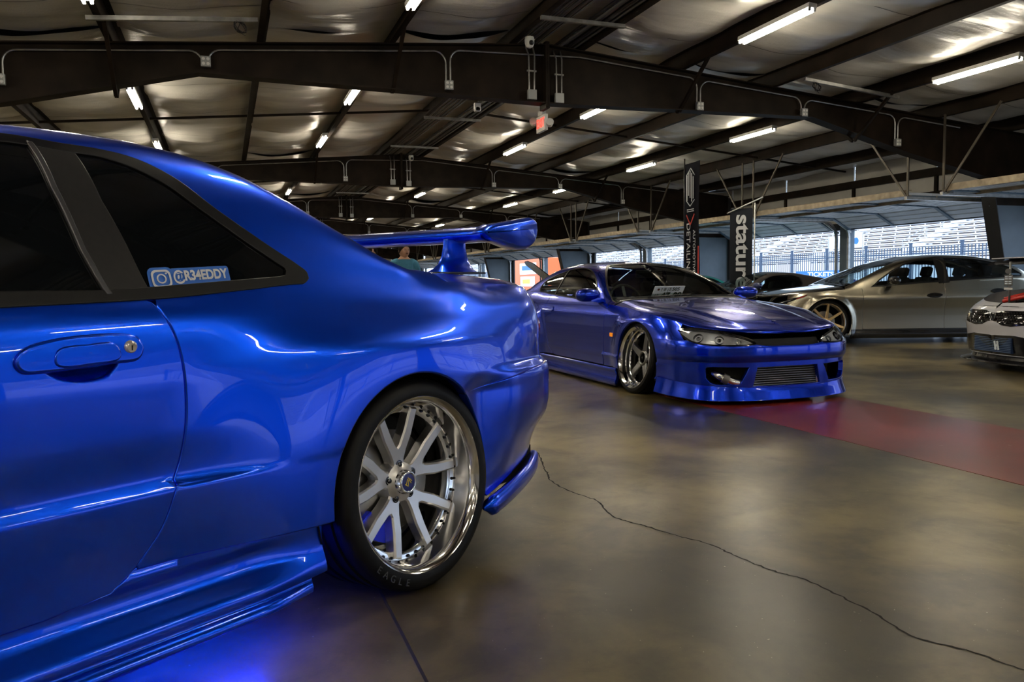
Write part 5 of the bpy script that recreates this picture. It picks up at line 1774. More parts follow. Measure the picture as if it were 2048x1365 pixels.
def simple_car(name, label, loc, rotz, S, pm, c):
    car = thing(name, label, 'car', loc, rotz)
    W, G = S.W, S.G
    T0, T1 = float(S.T[0]), float(S.T[-1])
    st = c.get('step', .04)
    a0, a1 = c['axles']; ar, az, sill = c['arch'], c['az'], c['sill']
    def shoulder(t0, t1, n=24):
        out = []
        for t in np.linspace(t0, t1, n):
            z = .6
            for _ in range(6): z = float(S.zb(W([[t, z]])[0, 0]))
            out.append((t, z))
        return out
    below = lambda uv: uv[:, 1] < S.zb(np.interp(uv[:, 0], S.T, S.P[:, 0])) - .02
    k0 = math.degrees(math.asin(np.clip((sill - az) / ar, -1, 1)))
    tf, tb = a0 - ar - .12, a1 + ar + .10
    fb, rb, hood, ws, rw, boot = MB(), MB(), MB(), MB(), MB(), MB()
    cuts = c['doors']
    hm = c.get('hood_mat', pm)
    for sg in (1, -1):
        w, g = mir(W, sg), mir(G, sg)
        # bumper: front
        fpo = [(T0, sill)] + [(a0 - math.sqrt(max(0, ar ** 2 - (sill - az) ** 2)), sill)] + arc(a0, az, ar, 180 - k0, 150, 10)[::1] + [(a0 - ar * .95, c['nose'])] + [(T0, c['nose'])]
        patch(fb, w, fpo, [c['fhole']] if 'fhole' in c else (), st, .004, .03, mask=lambda uv: uv[:, 0] > T0 + .01)
        # fender
        sh = shoulder(cuts[0] - .005, T0 if c.get('wrap') else a0 - ar - .25)
        fe = [(a0 - ar * .95 - .0, c['nose'] + .006)] + arc(a0, az, ar, 150, k0, 30) + [(cuts[0] - .005, sill)] + sh + [(sh[-1][0], c['nose'] + .006)]
        panel(car, 'front_fender', pm, [(w, fe, (), 1)], st, mask=below)
        for i in range(len(cuts) - 1):
            x0, x1 = cuts[i] + .005, cuts[i + 1] - .005
            last = i == len(cuts) - 2
            sh = shoulder(x1, x0)
            if last:
                zc = c.get('cutz', .5)
                dp = [(x0, sill + .09), (min(x1, a1 - ar - .02) - .05, sill + .09), (min(x1, a1 - ar + .02), zc - .05), (x1, zc + .12)] + sh
            else:
                dp = [(x0, sill + .09), (x1, sill + .09)] + sh
            dm = MB(); patch(dm, w, dp, (), st, .003, .02, mask=below); door = dm.build('door', pm, car, smooth=True)
            hx = x1 - .16
            hz = float(S.zb(hx)) - .17
            hp = [tuple(q) for q in spline2([(hx - .11, hz), (hx - .05, hz + .026), (hx + .05, hz + .026), (hx + .11, hz + .005), (hx + .05, hz - .026), (hx - .05, hz - .026)], 36, True)]
            panel(door, 'door_handle', c.get('handle_mat', pm), [(offs(w, .014), hp, (), 1)], .02, r=.006, depth=.02)
        sp = [(a0 + ar * .97, sill - .045), (a1 - ar * .97, sill - .045), (a1 - ar * .97, sill + .082), (a0 + ar * .97, sill + .082)]
        panel(car, 'side_skirt', c.get('skirt_mat', pm), [(offs(w, .006), sp, (), 1)], st, mask=None)
        # quarter + cabin shell
        sh = shoulder(cuts[-1] + .005, tb + .25)
        zc = c.get('cutz', .5)
        qp = [(a1 - ar * .9, zc - .02)] + arc(a1, az, ar, 150, k0, 26) + [(tb, sill), (tb, c['nose']), (tb + .25, c['nose'])] + sh[::-1] + [(cuts[-1] + .005, zc + .12), (min(cuts[-1], a1 - ar + .02) + .01, zc - .04)]
        qm = MB(); patch(qm, w, qp, (), st, .003, .02, mask=below)
        xc, xr, xq, xd = c['cowl'], c['roof0'], c['roof1'], c['deck']
        vw = c.get('vws', .60)
        dlo = S.xz(c['dlo'])
        patch(qm, g, [(xc - .02, 0.), (xd, 0.), (xd, vw), (xq, vw), (xq, 1.), (xr, 1.), (xr, vw + .03), (xc, vw - .28), (xc - .02, .12)], [dlo], st, scale_v=.9, flange=False)
        qm.build('cabin_shell', c.get('roof_mat', pm), car, smooth=True)
        panel(car, 'window_moulding', M_BELT, [(offs(g, .005), shrink(dlo, -.004), [shrink(dlo, .018)], .9)], st * .6, r=.002, depth=.008)
        panel(car, 'side_glass', c.get('glass', M_GLASSD), [(g, shrink(dlo, .01), (), .9)], .08, flange=False)
        for (x0, x1) in c.get('pillars', ()):
            ztop = lambda x: max(p[1] for p in c['dlo'])
            va = S.v_at([x0], z=[c['pz'](x0)])[0]
            panel(car, 'pillar_trim', M_GLOSSBLK, [(offs(g, .006), [(x0, .0), (x0, va), (x1, va), (x1, 0.)], (), .9)], .04, r=.002, depth=.006)
        patch(ws, g, [(xc, vw - .28), (xr, vw + .03), (xr, 1.), (xc - .05, 1.)], (), .08, scale_v=.9, flange=False)
        patch(rw, g, [(xq, vw), (xd, vw), (xd, 1.), (xq, 1.)], (), .08, scale_v=.9, flange=False)
        if c.get('hood', True):
            patch(hood, g, [(xc - .03, .01), (xc - .07, 1.), (S.xmin + .02, 1.), (S.xmin + .06, .4), (S.xmin + .20, .05), (S.xmin + .4, .01)], (), st, .004, .02, scale_v=.9, mask=lambda uv: uv[:, 1] < .99)
        patch(boot, g, [(xd, 0.), (S.xmax - .03, 0.), (S.xmax - .02, 1.), (xd, 1.)], (), .06, scale_v=.9, flange=False)
        patch(rb, w, [(tb + .005, sill), (T1, sill), (T1, float(S.zb(9.)) - .02), (tb + .255, float(S.zb(9.)) - .02), (tb + .255, c['nose']), (tb + .005, c['nose'] - .005)], (), .06, .004, .02, mask=lambda uv: uv[:, 0] < T1 - .01)
        for ax in (a0, a1):
            wheel_well(car, ax, az, ar + .015, c['wy'] - .03, sg, M_WELL, .4)
            build_wheel(car, 'wheel', (ax, sg * c['wy'], c['wr']), sg, c.get('camber', 4), c['rim'], rad(7))
        if 'mirror' in c:
            mx, my, mz = c['mirror']
            mm = MB(); mm.lathe([(0, -.12), (.05, -.105), (.075, -.03), (.072, .05), (.05, .10), (0, .115)], 18)
            mo = mm.build('door_mirror', c.get('mirror_mat', pm), car, smooth=True, loc=(mx, sg * my, mz)); mo.scale = (1.0, 1., .8)
            mg = MB(); mg.bar((0, -sg * .16, -.09), (0, -sg * .04, -.05), .07, .04); mg.build('mirror_stalk', M_BLACK, mo)
    fbo = fb.build('front_bumper', pm, car, smooth=True)
    if c.get('hood', True): hood.build('bonnet', hm, car, smooth=True)
    ws.build('windscreen', M_GLASS, car, smooth=True)
    rw.build('rear_window', c.get('glass', M_GLASSD), car, smooth=True)
    boot.build('boot_lid', c.get('roof_mat', pm), car, smooth=True)
    rb.build('rear_bumper', pm, car, smooth=True)
    hz = float(S.zb(c['cowl']))
    d_ = MB(); d_.box((c['cowl'] + .22, 0, hz - .12), (.4, 1.3, .2), bev=.05); d_.build('dashboard', M_SEAT, car, smooth=True, angle=40)
    f_ = MB(); f_.box(((c['cowl'] + c['deck']) / 2, 0, .22), (c['deck'] - c['cowl'], 1.35, .1)); f_.build('cabin_floor', M_WELL, car)
    for sx in c['seats']:
        for yy in (.36, -.36):
            s_ = MB(); s_.box((sx, yy, hz - .42 + c.get('sdz', 0)), (.48, .48, .14), bev=.05); seat = s_.build('seat', M_SEAT, car, smooth=True, angle=40)
            b_ = MB(); Mr = Matrix.Rotation(rad(15), 3, 'Y'); b_.box((sx + .27, yy, hz - .10 + c.get('sdz', 0)), (.13, .44, .56), Mr, bev=.05); b_.box((sx + .36, yy, hz + .25 + c.get('sdz', 0)), (.10, .24, .16), Mr, bev=.04)
            b_.build('seat_back', M_SEAT, seat, smooth=True, angle=40)
    u = MB(); u.box(((a0 + a1) / 2, 0, .2), (a1 - a0 + .8, 1.3, .12)); u.build('underbody', M_WELL, car)
    return car, fbo

# ---- bronze saloon behind the dark blue coupe
Q_PLAN = [(-.93, 0), (-.92, .25), (-.88, .5), (-.78, .70), (-.58, .83), (-.3, .885), (.1, .905), (1, .91), (2, .91), (2.8, .905), (3.3, .88), (3.6, .78), (3.75, .55), (3.80, .25), (3.81, 0)]
_qf = [(.08, -.03), (.2, 0), (.4, 0), (.5, -.02), (.6, -.06), (.7, -.14), (.9, -.35)]
_qs = [(.05, -.05), (.14, -.02), (.20, -.035), (.35, -.045), (.5, -.04), (.60, -.028), (.68, -.02), (.72, -.03), (.78, -.055), (.84, -.085), (.92, -.13)]
QS = CarSurf(Q_PLAN, [(-1.6, _qf), (-.8, _qf), (-.3, _qs), (.5, _qs), (2.8, _qs), (3.5, _qf), (4.4, _qf)],
    zb=[(-1, .60), (-.85, .66), (-.6, .72), (-.2, .775), (.3, .81), (.9, .835), (1.7, .885), (2.5, .93), (3.2, .95), (3.9, .90)],
    zt=[(-1, .63), (-.85, .70), (-.6, .77), (-.2, .83), (.1, .86), (.26, .88), (.5, .99), (.8, 1.12), (1.07, 1.22), (1.3, 1.285), (1.55, 1.32), (1.8, 1.335), (2.2, 1.325), (2.6, 1.26), (2.95, 1.14), (3.2, 1.03), (3.4, .985), (3.9, .94)],
    lean=[(-1, 1.5), (0, 1.5), (.3, .7), (.6, .45), (2.9, .45), (3.3, 1.2), (3.9, 1.5)], crown=[(-1, .015), (.3, .02), (1.5, .02), (3.9, .012)], tight=4.,
    flares=[lambda t, z: .05 * (1 - sstep(.34, .44, np.hypot(t, z - .33))) * (1 - sstep(.66, .78, z)), lambda t, z: .05 * (1 - sstep(.34, .46, np.hypot(t - 2.85, z - .33))) * (1 - sstep(.66, .8, z))])
M_BRONZE = paint('bronze_grey_paint', (.42, .385, .30), .27, 1.0)
M_CARBON = mat('carbon_black', (.010, .010, .012), .2, coat=1.)
M_GOLD = mat('gold_alloy', (.85, .62, .34), .32, 1.0)
Q_RIM = rim_spec(.335, .275, .125, spoke_face(7, .042, .032, M_GOLD, .0, .262))
_az = rad(109.7)
def place_px(p, side_y):
    """hall point of the car origin, given the wheel-face point"""
    return Vector((p[0] + math.cos(_az - PI / 2) * 0, p[1], 0))
Q_ROT = PI / 2 - _az
_lat = Vector((-math.sin(Q_ROT), math.cos(Q_ROT), 0))         # local +y in the hall
def cam_pt(px, py, depth):
    d = _fw + _r * ((px - 1024) / F_PX) - _u * ((py - 682.5) / F_PX)
    return Vector((0, 0, CAM_H)) + d * depth
qw = cam_pt(1655, 647, 11.8)
q_loc = Vector((qw.x, qw.y, 0)) + _lat * .87
Q50, q_fb = simple_car('bronze_saloon', 'bronze grey saloon with gold wheels and black bonnet parked side-on', q_loc, Q_ROT, QS, M_BRONZE, dict(
    axles=(0., 2.85), arch=.345, az=.34, sill=.13, nose=.60, doors=[.52, 1.73, 2.68], cutz=.55, cowl=.28, roof0=1.12, roof1=2.55, deck=3.32, vws=.60,
    dlo=[(.66, .842), (.80, .95), (1.0, 1.07), (1.2, 1.165), (1.4, 1.225), (1.6, 1.252), (1.9, 1.258), (2.3, 1.235), (2.6, 1.175), (2.82, 1.09), (2.95, 1.01), (2.93, .975), (2.5, .952), (1.7, .908), (1.0, .862)],
    pillars=[(1.66, 1.82)], pz=lambda x: 1.25, wy=.87, wr=.335, rim=Q_RIM, camber=5, step=.03, hood_mat=M_CARBON, handle_mat=M_GLOSSBLK, mirror_mat=M_GLOSSBLK, mirror=(.92, .98, .93), seats=(1.35, 2.25), skirt_mat=M_CARBON))
# headlamp with red insert
for sg in (1, -1):
    hl = [tuple(p) for p in spline2([(-.80, .60), (-.62, .655), (-.42, .70), (-.30, .735), (-.36, .70), (-.50, .655), (-.68, .60)], 40, True)]
    b = MB(); patch(b, offs(mir(QS.W, sg), .004), hl, (), .03, .003, .012); o = b.build('headlamp', M_GLOSSBLK, Q50, smooth=True)
    rl = [(-.46, .672), (-.34, .715), (-.31, .730), (-.37, .698)]
    b = MB(); patch(b, offs(mir(QS.W, sg), .012), rl, (), .02, .003, .008); b.build('lamp_insert', mat('insert_red', (.7, .02, .015), .2, coat=1.), o, smooth=True)
    b = MB(); patch(b, offs(mir(QS.W, sg), .012), [(-.72, .61), (-.60, .645), (-.50, .668), (-.56, .645)], (), .02, .003, .008); b.build('lamp_insert', M_CHROME, o, smooth=True)

# ---- low black coupe and teal coupe near the doors
L_PLAN = [(-.78, 0), (-.76, .25), (-.70, .48), (-.55, .68), (-.3, .79), (.1, .83), (.9, .82), (1.7, .84), (2.4, .86), (2.8, .82), (3.0, .6), (3.06, .3), (3.07, 0)]
LS = CarSurf(L_PLAN, [(-1.5, _qf), (-.6, _qf), (-.2, _qs), (2.5, _qs), (3.4, _qf), (3.9, _qf)],
    zb=[(-.8, .50), (-.5, .60), (0, .72), (.4, .74), (1., .76), (1.6, .80), (2.2, .85), (2.7, .85), (3.1, .80)],
    zt=[(-.8, .53), (-.5, .64), (0, .74), (.4, .79), (.5, .82), (.7, .93), (.95, 1.05), (1.15, 1.105), (1.35, 1.125), (1.6, 1.118), (1.9, 1.07), (2.3, .99), (2.6, .925), (3.1, .86)],
    lean=[(-.8, 1.5), (.3, 1.5), (.6, .6), (2.2, .5), (2.6, 1.), (3.1, 1.3)], crown=[(-.8, .01), (.5, .02), (3.1, .015)], tight=4.,
    flares=[lambda t, z: .04 * (1 - sstep(.31, .44, np.hypot(t, z - .3))) * (1 - sstep(.6, .74, z))])
L_RIM = rim_spec(.30, .235, .105, spoke_face(6, .05, .04, M_ALLOYD, .0, .222))
def low_coupe(name, label, loc, rot, pm, roofm, glass):
    return simple_car(name, label, loc, rot, LS, pm, dict(axles=(0., 2.3), arch=.315, az=.30, sill=.14, nose=.52, doors=[.55, 1.62], cutz=.45, cowl=.48, roof0=1.12, roof1=2.0, deck=2.62, vws=.58,
        dlo=[(.72, .772), (.85, .88), (1.0, .975), (1.15, 1.03), (1.35, 1.052), (1.55, 1.045), (1.68, 1.0), (1.70, .90), (1.66, .835), (1.2, .79)],
        wy=.80, wr=.30, rim=L_RIM, step=.05, roof_mat=roofm, glass=glass, mirror=(.75, .90, .86), mirror_mat=mat('mirror_blue', (.01, .03, .15), .3, coat=1.), seats=(1.30,), sdz=-.14))[0]
M_BLKPAINT = paint('black_paint', (.010, .009, .009), .25, .2)
M_SOFTTOP = mat('brown_black_canvas', (.030, .024, .020), .6, coat=.3)
M_TEAL = paint('teal_paint', (.01, .30, .27), .3, .2)
lp_ = cam_pt(1398, 600, 15.2)
lb = low_coupe('black_coupe', 'low black coupe with tapering canvas roof behind the bronze saloon', (lp_.x, lp_.y, 0), Q_ROT + rad(8), M_BLKPAINT, M_SOFTTOP, M_GLASS)
lp_ = cam_pt(1500, 600, 19.5)
lt = low_coupe('teal_coupe', 'teal green low coupe seen through the dark blue coupe windscreen', (lp_.x, lp_.y, 0), Q_ROT + PI, M_TEAL, M_TEAL, M_GLASSD)
fbk = low_coupe('far_black_coupe', 'far black coupe with its bonnet raised, between the two blue cars', (8.55, 21.2, 0), rad(-12), M_BLKPAINT, M_BLKPAINT, M_GLASSD)
b = MB(); b.prism([(-.55, -.68), (.45, -.74), (.45, .74), (-.55, .68), (-.68, .3), (-.68, -.3)], -.012, .012)
b.build('raised_bonnet', M_BLKPAINT, fbk, loc=(.05, 0, 1.16), rot=(0, rad(38), 0))

# ---- white hatch with engine bay open at the right edge
K_PLAN = [(-.90, 0), (-.885, .22), (-.84, .44), (-.74, .63), (-.56, .77), (-.3, .85), (.1, .88), (1, .89), (2.5, .89), (3.1, .86), (3.5, .7), (3.6, .4), (3.62, 0)]
_kf = [(.08, -.05), (.15, -.02), (.28, 0), (.40, .012), (.47, .02), (.52, .012), (.60, -.01), (.66, -.05), (.70, -.10), (.9, -.35)]
KS = CarSurf(K_PLAN, [(-1.6, _kf), (-.75, _kf), (-.3, _qs), (.5, _qs), (2.8, _qs), (3.5, _qf), (4.4, _qf)],
    zb=[(-1, .665), (-.85, .685), (-.6, .74), (-.2, .80), (.3, .84), (.9, .87), (1.7, .91), (2.5, .95), (3.2, .96), (3.9, .92)],
    zt=[(-1, .675), (-.85, .71), (-.6, .78), (-.2, .86), (.1, .90), (.3, .93), (.6, 1.07), (.9, 1.22), (1.2, 1.33), (1.6, 1.39), (2.0, 1.38), (2.5, 1.30), (3.0, 1.12), (3.3, 1.02), (3.9, .96)],
    lean=[(-1, 1.5), (0, 1.5), (.3, .7), (.6, .45), (2.9, .45), (3.3, 1.2), (3.9, 1.5)], crown=[(-1, .015), (.3, .02), (3.9, .02)], tight=4.)
M_WHITEP = mat('white_paint', (.62, .62, .68), .28, 0., coat=1.)
kf = cam_pt(1986, 640, 8.25)
K_ROT = Q_ROT + rad(4)
kdir = Vector((math.cos(K_ROT), math.sin(K_ROT), 0))
k_loc = Vector((kf.x, kf.y, 0)) + kdir * .90
KT0 = float(KS.T[0])
KIA, k_fb = simple_car('white_hatch', 'white hatchback with engine bay open and black splitter, cut off by the right edge', k_loc, K_ROT, KS, M_WHITEP, dict(
    axles=(0., 2.7), arch=.345, az=.335, sill=.16, nose=.655, doors=[.55, 1.65, 2.55], cutz=.55, cowl=.30, roof0=1.12, roof1=2.6, deck=3.25,
    dlo=[(.72, .885), (.95, 1.04), (1.25, 1.19), (1.6, 1.27), (2.0, 1.275), (2.4, 1.23), (2.8, 1.08), (2.85, .99), (1.7, .935)], pillars=[(1.58, 1.70)], pz=lambda x: 1.26,
    wy=.85, wr=.325, rim=Q_RIM, step=.04, hood=False, wrap=True, mirror=(.85, .98, .98), seats=(1.35, 2.2)))
gr = MB(); lo = MB()
for sg in (1, -1):
    w = mir(KS.W, sg)
    gp = [(KT0, .512), (KT0, .592), (-1.40, .592), (-1.33, .612), (-1.0, .615), (-.86, .565), (-.95, .492), (-1.20, .462), (-1.32, .472), (-1.40, .505)]
    patch(gr, offs(w, .004), gp, (), .04, .004, .015, mask=lambda uv: uv[:, 0] > KT0 + .01)
    patch(lo, offs(w, .004), [(KT0, .17), (KT0, .36), (-1.15, .365), (-.86, .33), (-.74, .17)], (), .04, .004, .015, mask=lambda uv: uv[:, 0] > KT0 + .01)
gro = gr.build('grille', M_GLOSSBLK, k_fb, smooth=True)
loo = lo.build('lower_intake', M_GLOSSBLK, k_fb, smooth=True)
ms = MB()
for sg in (1, -1):
    w = offs(mir(KS.W, sg), .013)
    for i, t in enumerate(np.arange(-1.38, -.93, .034)):
        for j, z in enumerate(np.arange(.505, .60, .022)):
            p = w(np.array([[t + .017 * (j % 2), z], [t + .02, z]]))[0]
            ms.box(p, (.005, .006, .004))
m_ = ms.build('grille_stud', M_CHROME, KIA); m_['kind'] = 'stuff'
icb = MB(); icb.box((-.872, 0, .265), (.05, .56, .155)); ico = icb.build('intercooler', mat('cooler_blue', (.03, .06, .16), .4, .6), KIA)
for k in range(9):
    f = MB(); f.box((-.902, 0, .197 + .0172 * k), (.012, .56, .006)); f.build('cooler_fin', mat('fin_blue', (.16, .24, .42), .35, .8), ico)
for yy in (-.10, -.06):
    f = MB(); f.bar((-.912, yy - .012, .215), (-.912, yy + .012, .305), .004, .024, up=(0, 1, 0)); f.build('cooler_logo', M_SIGNW, ico)
f = MB(); f.bar((-.912, -.105, .295), (-.912, -.055, .222), .004, .016, up=(0, 1, 0)); f.build('cooler_logo', M_SIGNW, ico)
sp = MB()
for sg in (1, -1):
    us = np.linspace(KT0, -.40, 40)
    P = KS.W(np.stack([us, np.full(40, .16)], 1)); n = np.stack([np.interp(us, KS.T, KS.N[:, 0]), np.interp(us, KS.T, KS.N[:, 1])], 1)
    for k, (o_, z) in enumerate(((-.1, .115), (.085, .085), (.095, .092), (.09, .10), (-.1, .135))):
        pass
    rings = [[(p[0] + m[0] * o_, sg * (p[1] + m[1] * o_), z) for p, m in zip(P, n)] for o_, z in ((-.15, .085), (.07, .070), (.085, .078), (.080, .090), (-.02, .112), (-.04, .165))]
    vv_ = [q for r_ in rings for q in r_]
    sp.add(vv_, [(i * 40 + j, i * 40 + j + 1, (i + 1) * 40 + j + 1, (i + 1) * 40 + j) for i in range(5) for j in range(39)])
sp.build('front_splitter', M_CARBON, KIA, smooth=True, angle=40)
eb = MB(); eb.box((-.22, 0, .56), (.95, 1.25, .08)); bay = eb.build('engine_bay', M_WELL, KIA)
for (c_, s_, m) in (((-.25, .05, .68), (.42, .5, .16), M_GLOSSBLK), ((-.1, -.4, .70), (.3, .22, .16), M_DARKGALV), ((-.5, -.35, .66), (.22, .3, .12), M_BLACK)):
    e = MB(); e.box(c_, s_, bev=.03); e.build('engine_part', m, bay, smooth=True, angle=40)
M_REDH = mat('red_hose', (.62, .03, .02), .35, coat=.5)
for pts in ([(-.62, .25, .70), (-.45, .0, .77), (-.30, -.3, .76), (-.1, -.55, .74)], [(-.5, .4, .72), (-.25, .2, .80), (.0, -.1, .80), (.1, -.5, .78)]):
    e = MB(); e.tube([tuple(p) for p in spline2(pts, 20)], .02, 10); e.build('red_pipe', M_REDH, bay, smooth=True)
e = MB(); e.tube([(-.40, -.05, .775), (-.36, -.14, .775)], .036, 12); e.build('pipe_clamp', M_SIGNB, bay, smooth=True, angle=50)
# raised bonnet panel
rbm = MB()
sec = [(-.02, 0), (.05, .035), (.3, .055), (.6, .05), (.95, .0), (.95, -.025), (.6, .02), (.3, .02), (.05, .005)]
for y0, y1 in ((-.66, .66),):
    rbm.prism(sec, y0, y1, Matrix(((1, 0, 0), (0, 0, 1), (0, 1, 0))))
rbm.build('raised_bonnet', M_CARBON, KIA, loc=(-.52, 0, 1.09), rot=(0, rad(-4), 0))
tp = MB(); tp.box((-.05, 0, 1.165), (.86, 1.3, .012)); tp.build('bonnet_skin', M_WHITEP, KIA, rot=(0, 0, 0))
# prop rod with club plaques (rests in the bay)
pr = thing('plaque_pole', 'clear prop pole with car club plaques standing in the white hatchback', 'pole', k_loc, K_ROT)
b = MB(); b.tube([(-.60, .18, .62), (-.60, .18, 1.12)], .010, 8); b.build('pole', M_GALV, pr, smooth=True)
b = MB(); b.lathe([(0, -.004), (.04, -.004), (.04, .004), (0, .004)], 18, Matrix.Translation((-.62, .18, 1.02)) @ Matrix.Rotation(PI / 2, 4, 'Z') @ Matrix.Diagonal((1.1, 1, .7, 1))); b.build('oval_plaque', M_DARKGALV, pr)
b = MB(); b.box((-.615, .18, .925), (.006, .125, .115), bev=.002); pq = b.build('square_plaque', M_DARKGALV, pr)
for dy in (-.028, .028):
    for dz in (-.036, -.014, .014, .036):
        b = MB(); b.box((-.6195, .18 + dy, .925 + dz), (.002, .042, .010)); b.build('plaque_bar', M_SIGNW, pq)
b = MB(); b.box((-.615, .18, .835), (.004, .13, .022), bev=.002); b.build('script_plaque', M_WHITE, pr)
# ================================================================== PEOPLE
def skin_mesh(nodes, edges, sub=2):
    me = bpy.data.meshes.new('skin_tmp')
    names = list(nodes)
    me.from_pydata([nodes[n][0] for n in names], [(names.index(a), names.index(b)) for a, b in edges], [])
    o = bpy.data.objects.new('skin_tmp', me)
    COL.objects.link(o)
    m = o.modifiers.new('skin', 'SKIN')
    m.use_smooth_shade = True
    for i, n in enumerate(names):
        r = nodes[n][1]
        me.skin_vertices[0].data[i].radius = r if hasattr(r, '__len__') else (r, r)
        me.skin_vertices[0].data[i].use_root = (i == 0)
    o.modifiers.new('sub', 'SUBSURF').levels = sub
    dg = bpy.context.evaluated_depsgraph_get()
    dg.update()
    out = bpy.data.meshes.new_from_object(o.evaluated_get(dg))
    bpy.data.objects.remove(o)
    return out
def head_mesh(mb, c, s, yaw):
    """sculpted head, face towards local -Y; c = centre, s = head height"""
    R = Matrix.Rotation(yaw, 3, 'Z')
    nu, nv = 36, 28
    vs_ = []
    for j in range(nv + 1):
        ph = PI * j / nv
        z = math.cos(ph)
        for i in range(nu):
            th = 2 * PI * i / nu
            x, y = math.sin(ph) * math.cos(th), math.sin(ph) * math.sin(th)
            w = .36 * (1 - .22 * max(0, -z) ** 1.5)
            d = .43
            px, py, pz = x * w, y * d, z * .5
            if z < -.2: py += -.03 * (-z)                      # jaw forward
            f = max(0, -y)
            # nose, brow, eye sockets, lips, chin
            px_ = px / .36
            py -= .085 * f * math.exp(-((px_ / .16) ** 2) - ((pz + .05) / .085) ** 2)
            py -= .02 * f * math.exp(-((px_ / .5) ** 2) - ((pz - .10) / .05) ** 2)
            for e in (-1, 1):
                py += .028 * f * math.exp(-(((px_ - e * .36) / .17) ** 2) - ((pz - .035) / .05) ** 2)
            py -= .020 * f * math.exp(-((px_ / .28) ** 2) - ((pz + .225) / .04) ** 2)
            py -= .020 * f * math.exp(-((px_ / .3) ** 2) - ((pz + .40) / .06) ** 2)
            vs_.append(Vector(c) + R @ (Vector((px, py, pz)) * s))
    fs = [(j * nu + i, j * nu + (i + 1) % nu, (j + 1) * nu + (i + 1) % nu, (j + 1) * nu + i) for j in range(nv) for i in range(nu)]
    mb.add(vs_, fs)
    for e in (-1, 1):                                          # ears
        mb.lathe([(0, -.02 * s), (.07 * s, -.015 * s), (.085 * s, .01 * s), (.03 * s, .03 * s), (0, .02 * s)], 12,
                 Matrix.Translation(Vector(c) + R @ Vector((e * .355 * s, .03 * s, -.01 * s))) @ R.to_4x4() @ Matrix.Rotation(-PI / 2 * e, 4, 'Z') @ Matrix.Diagonal((.8, 1, 1.25, 1)))
M_SKIN = mat('skin', (.42, .23, .15), .5)
M_HAIR = mat('dark_hair', (.010, .007, .005), .85, spec=.1)
M_LIP = mat('lip_skin', (.30, .11, .08), .5)
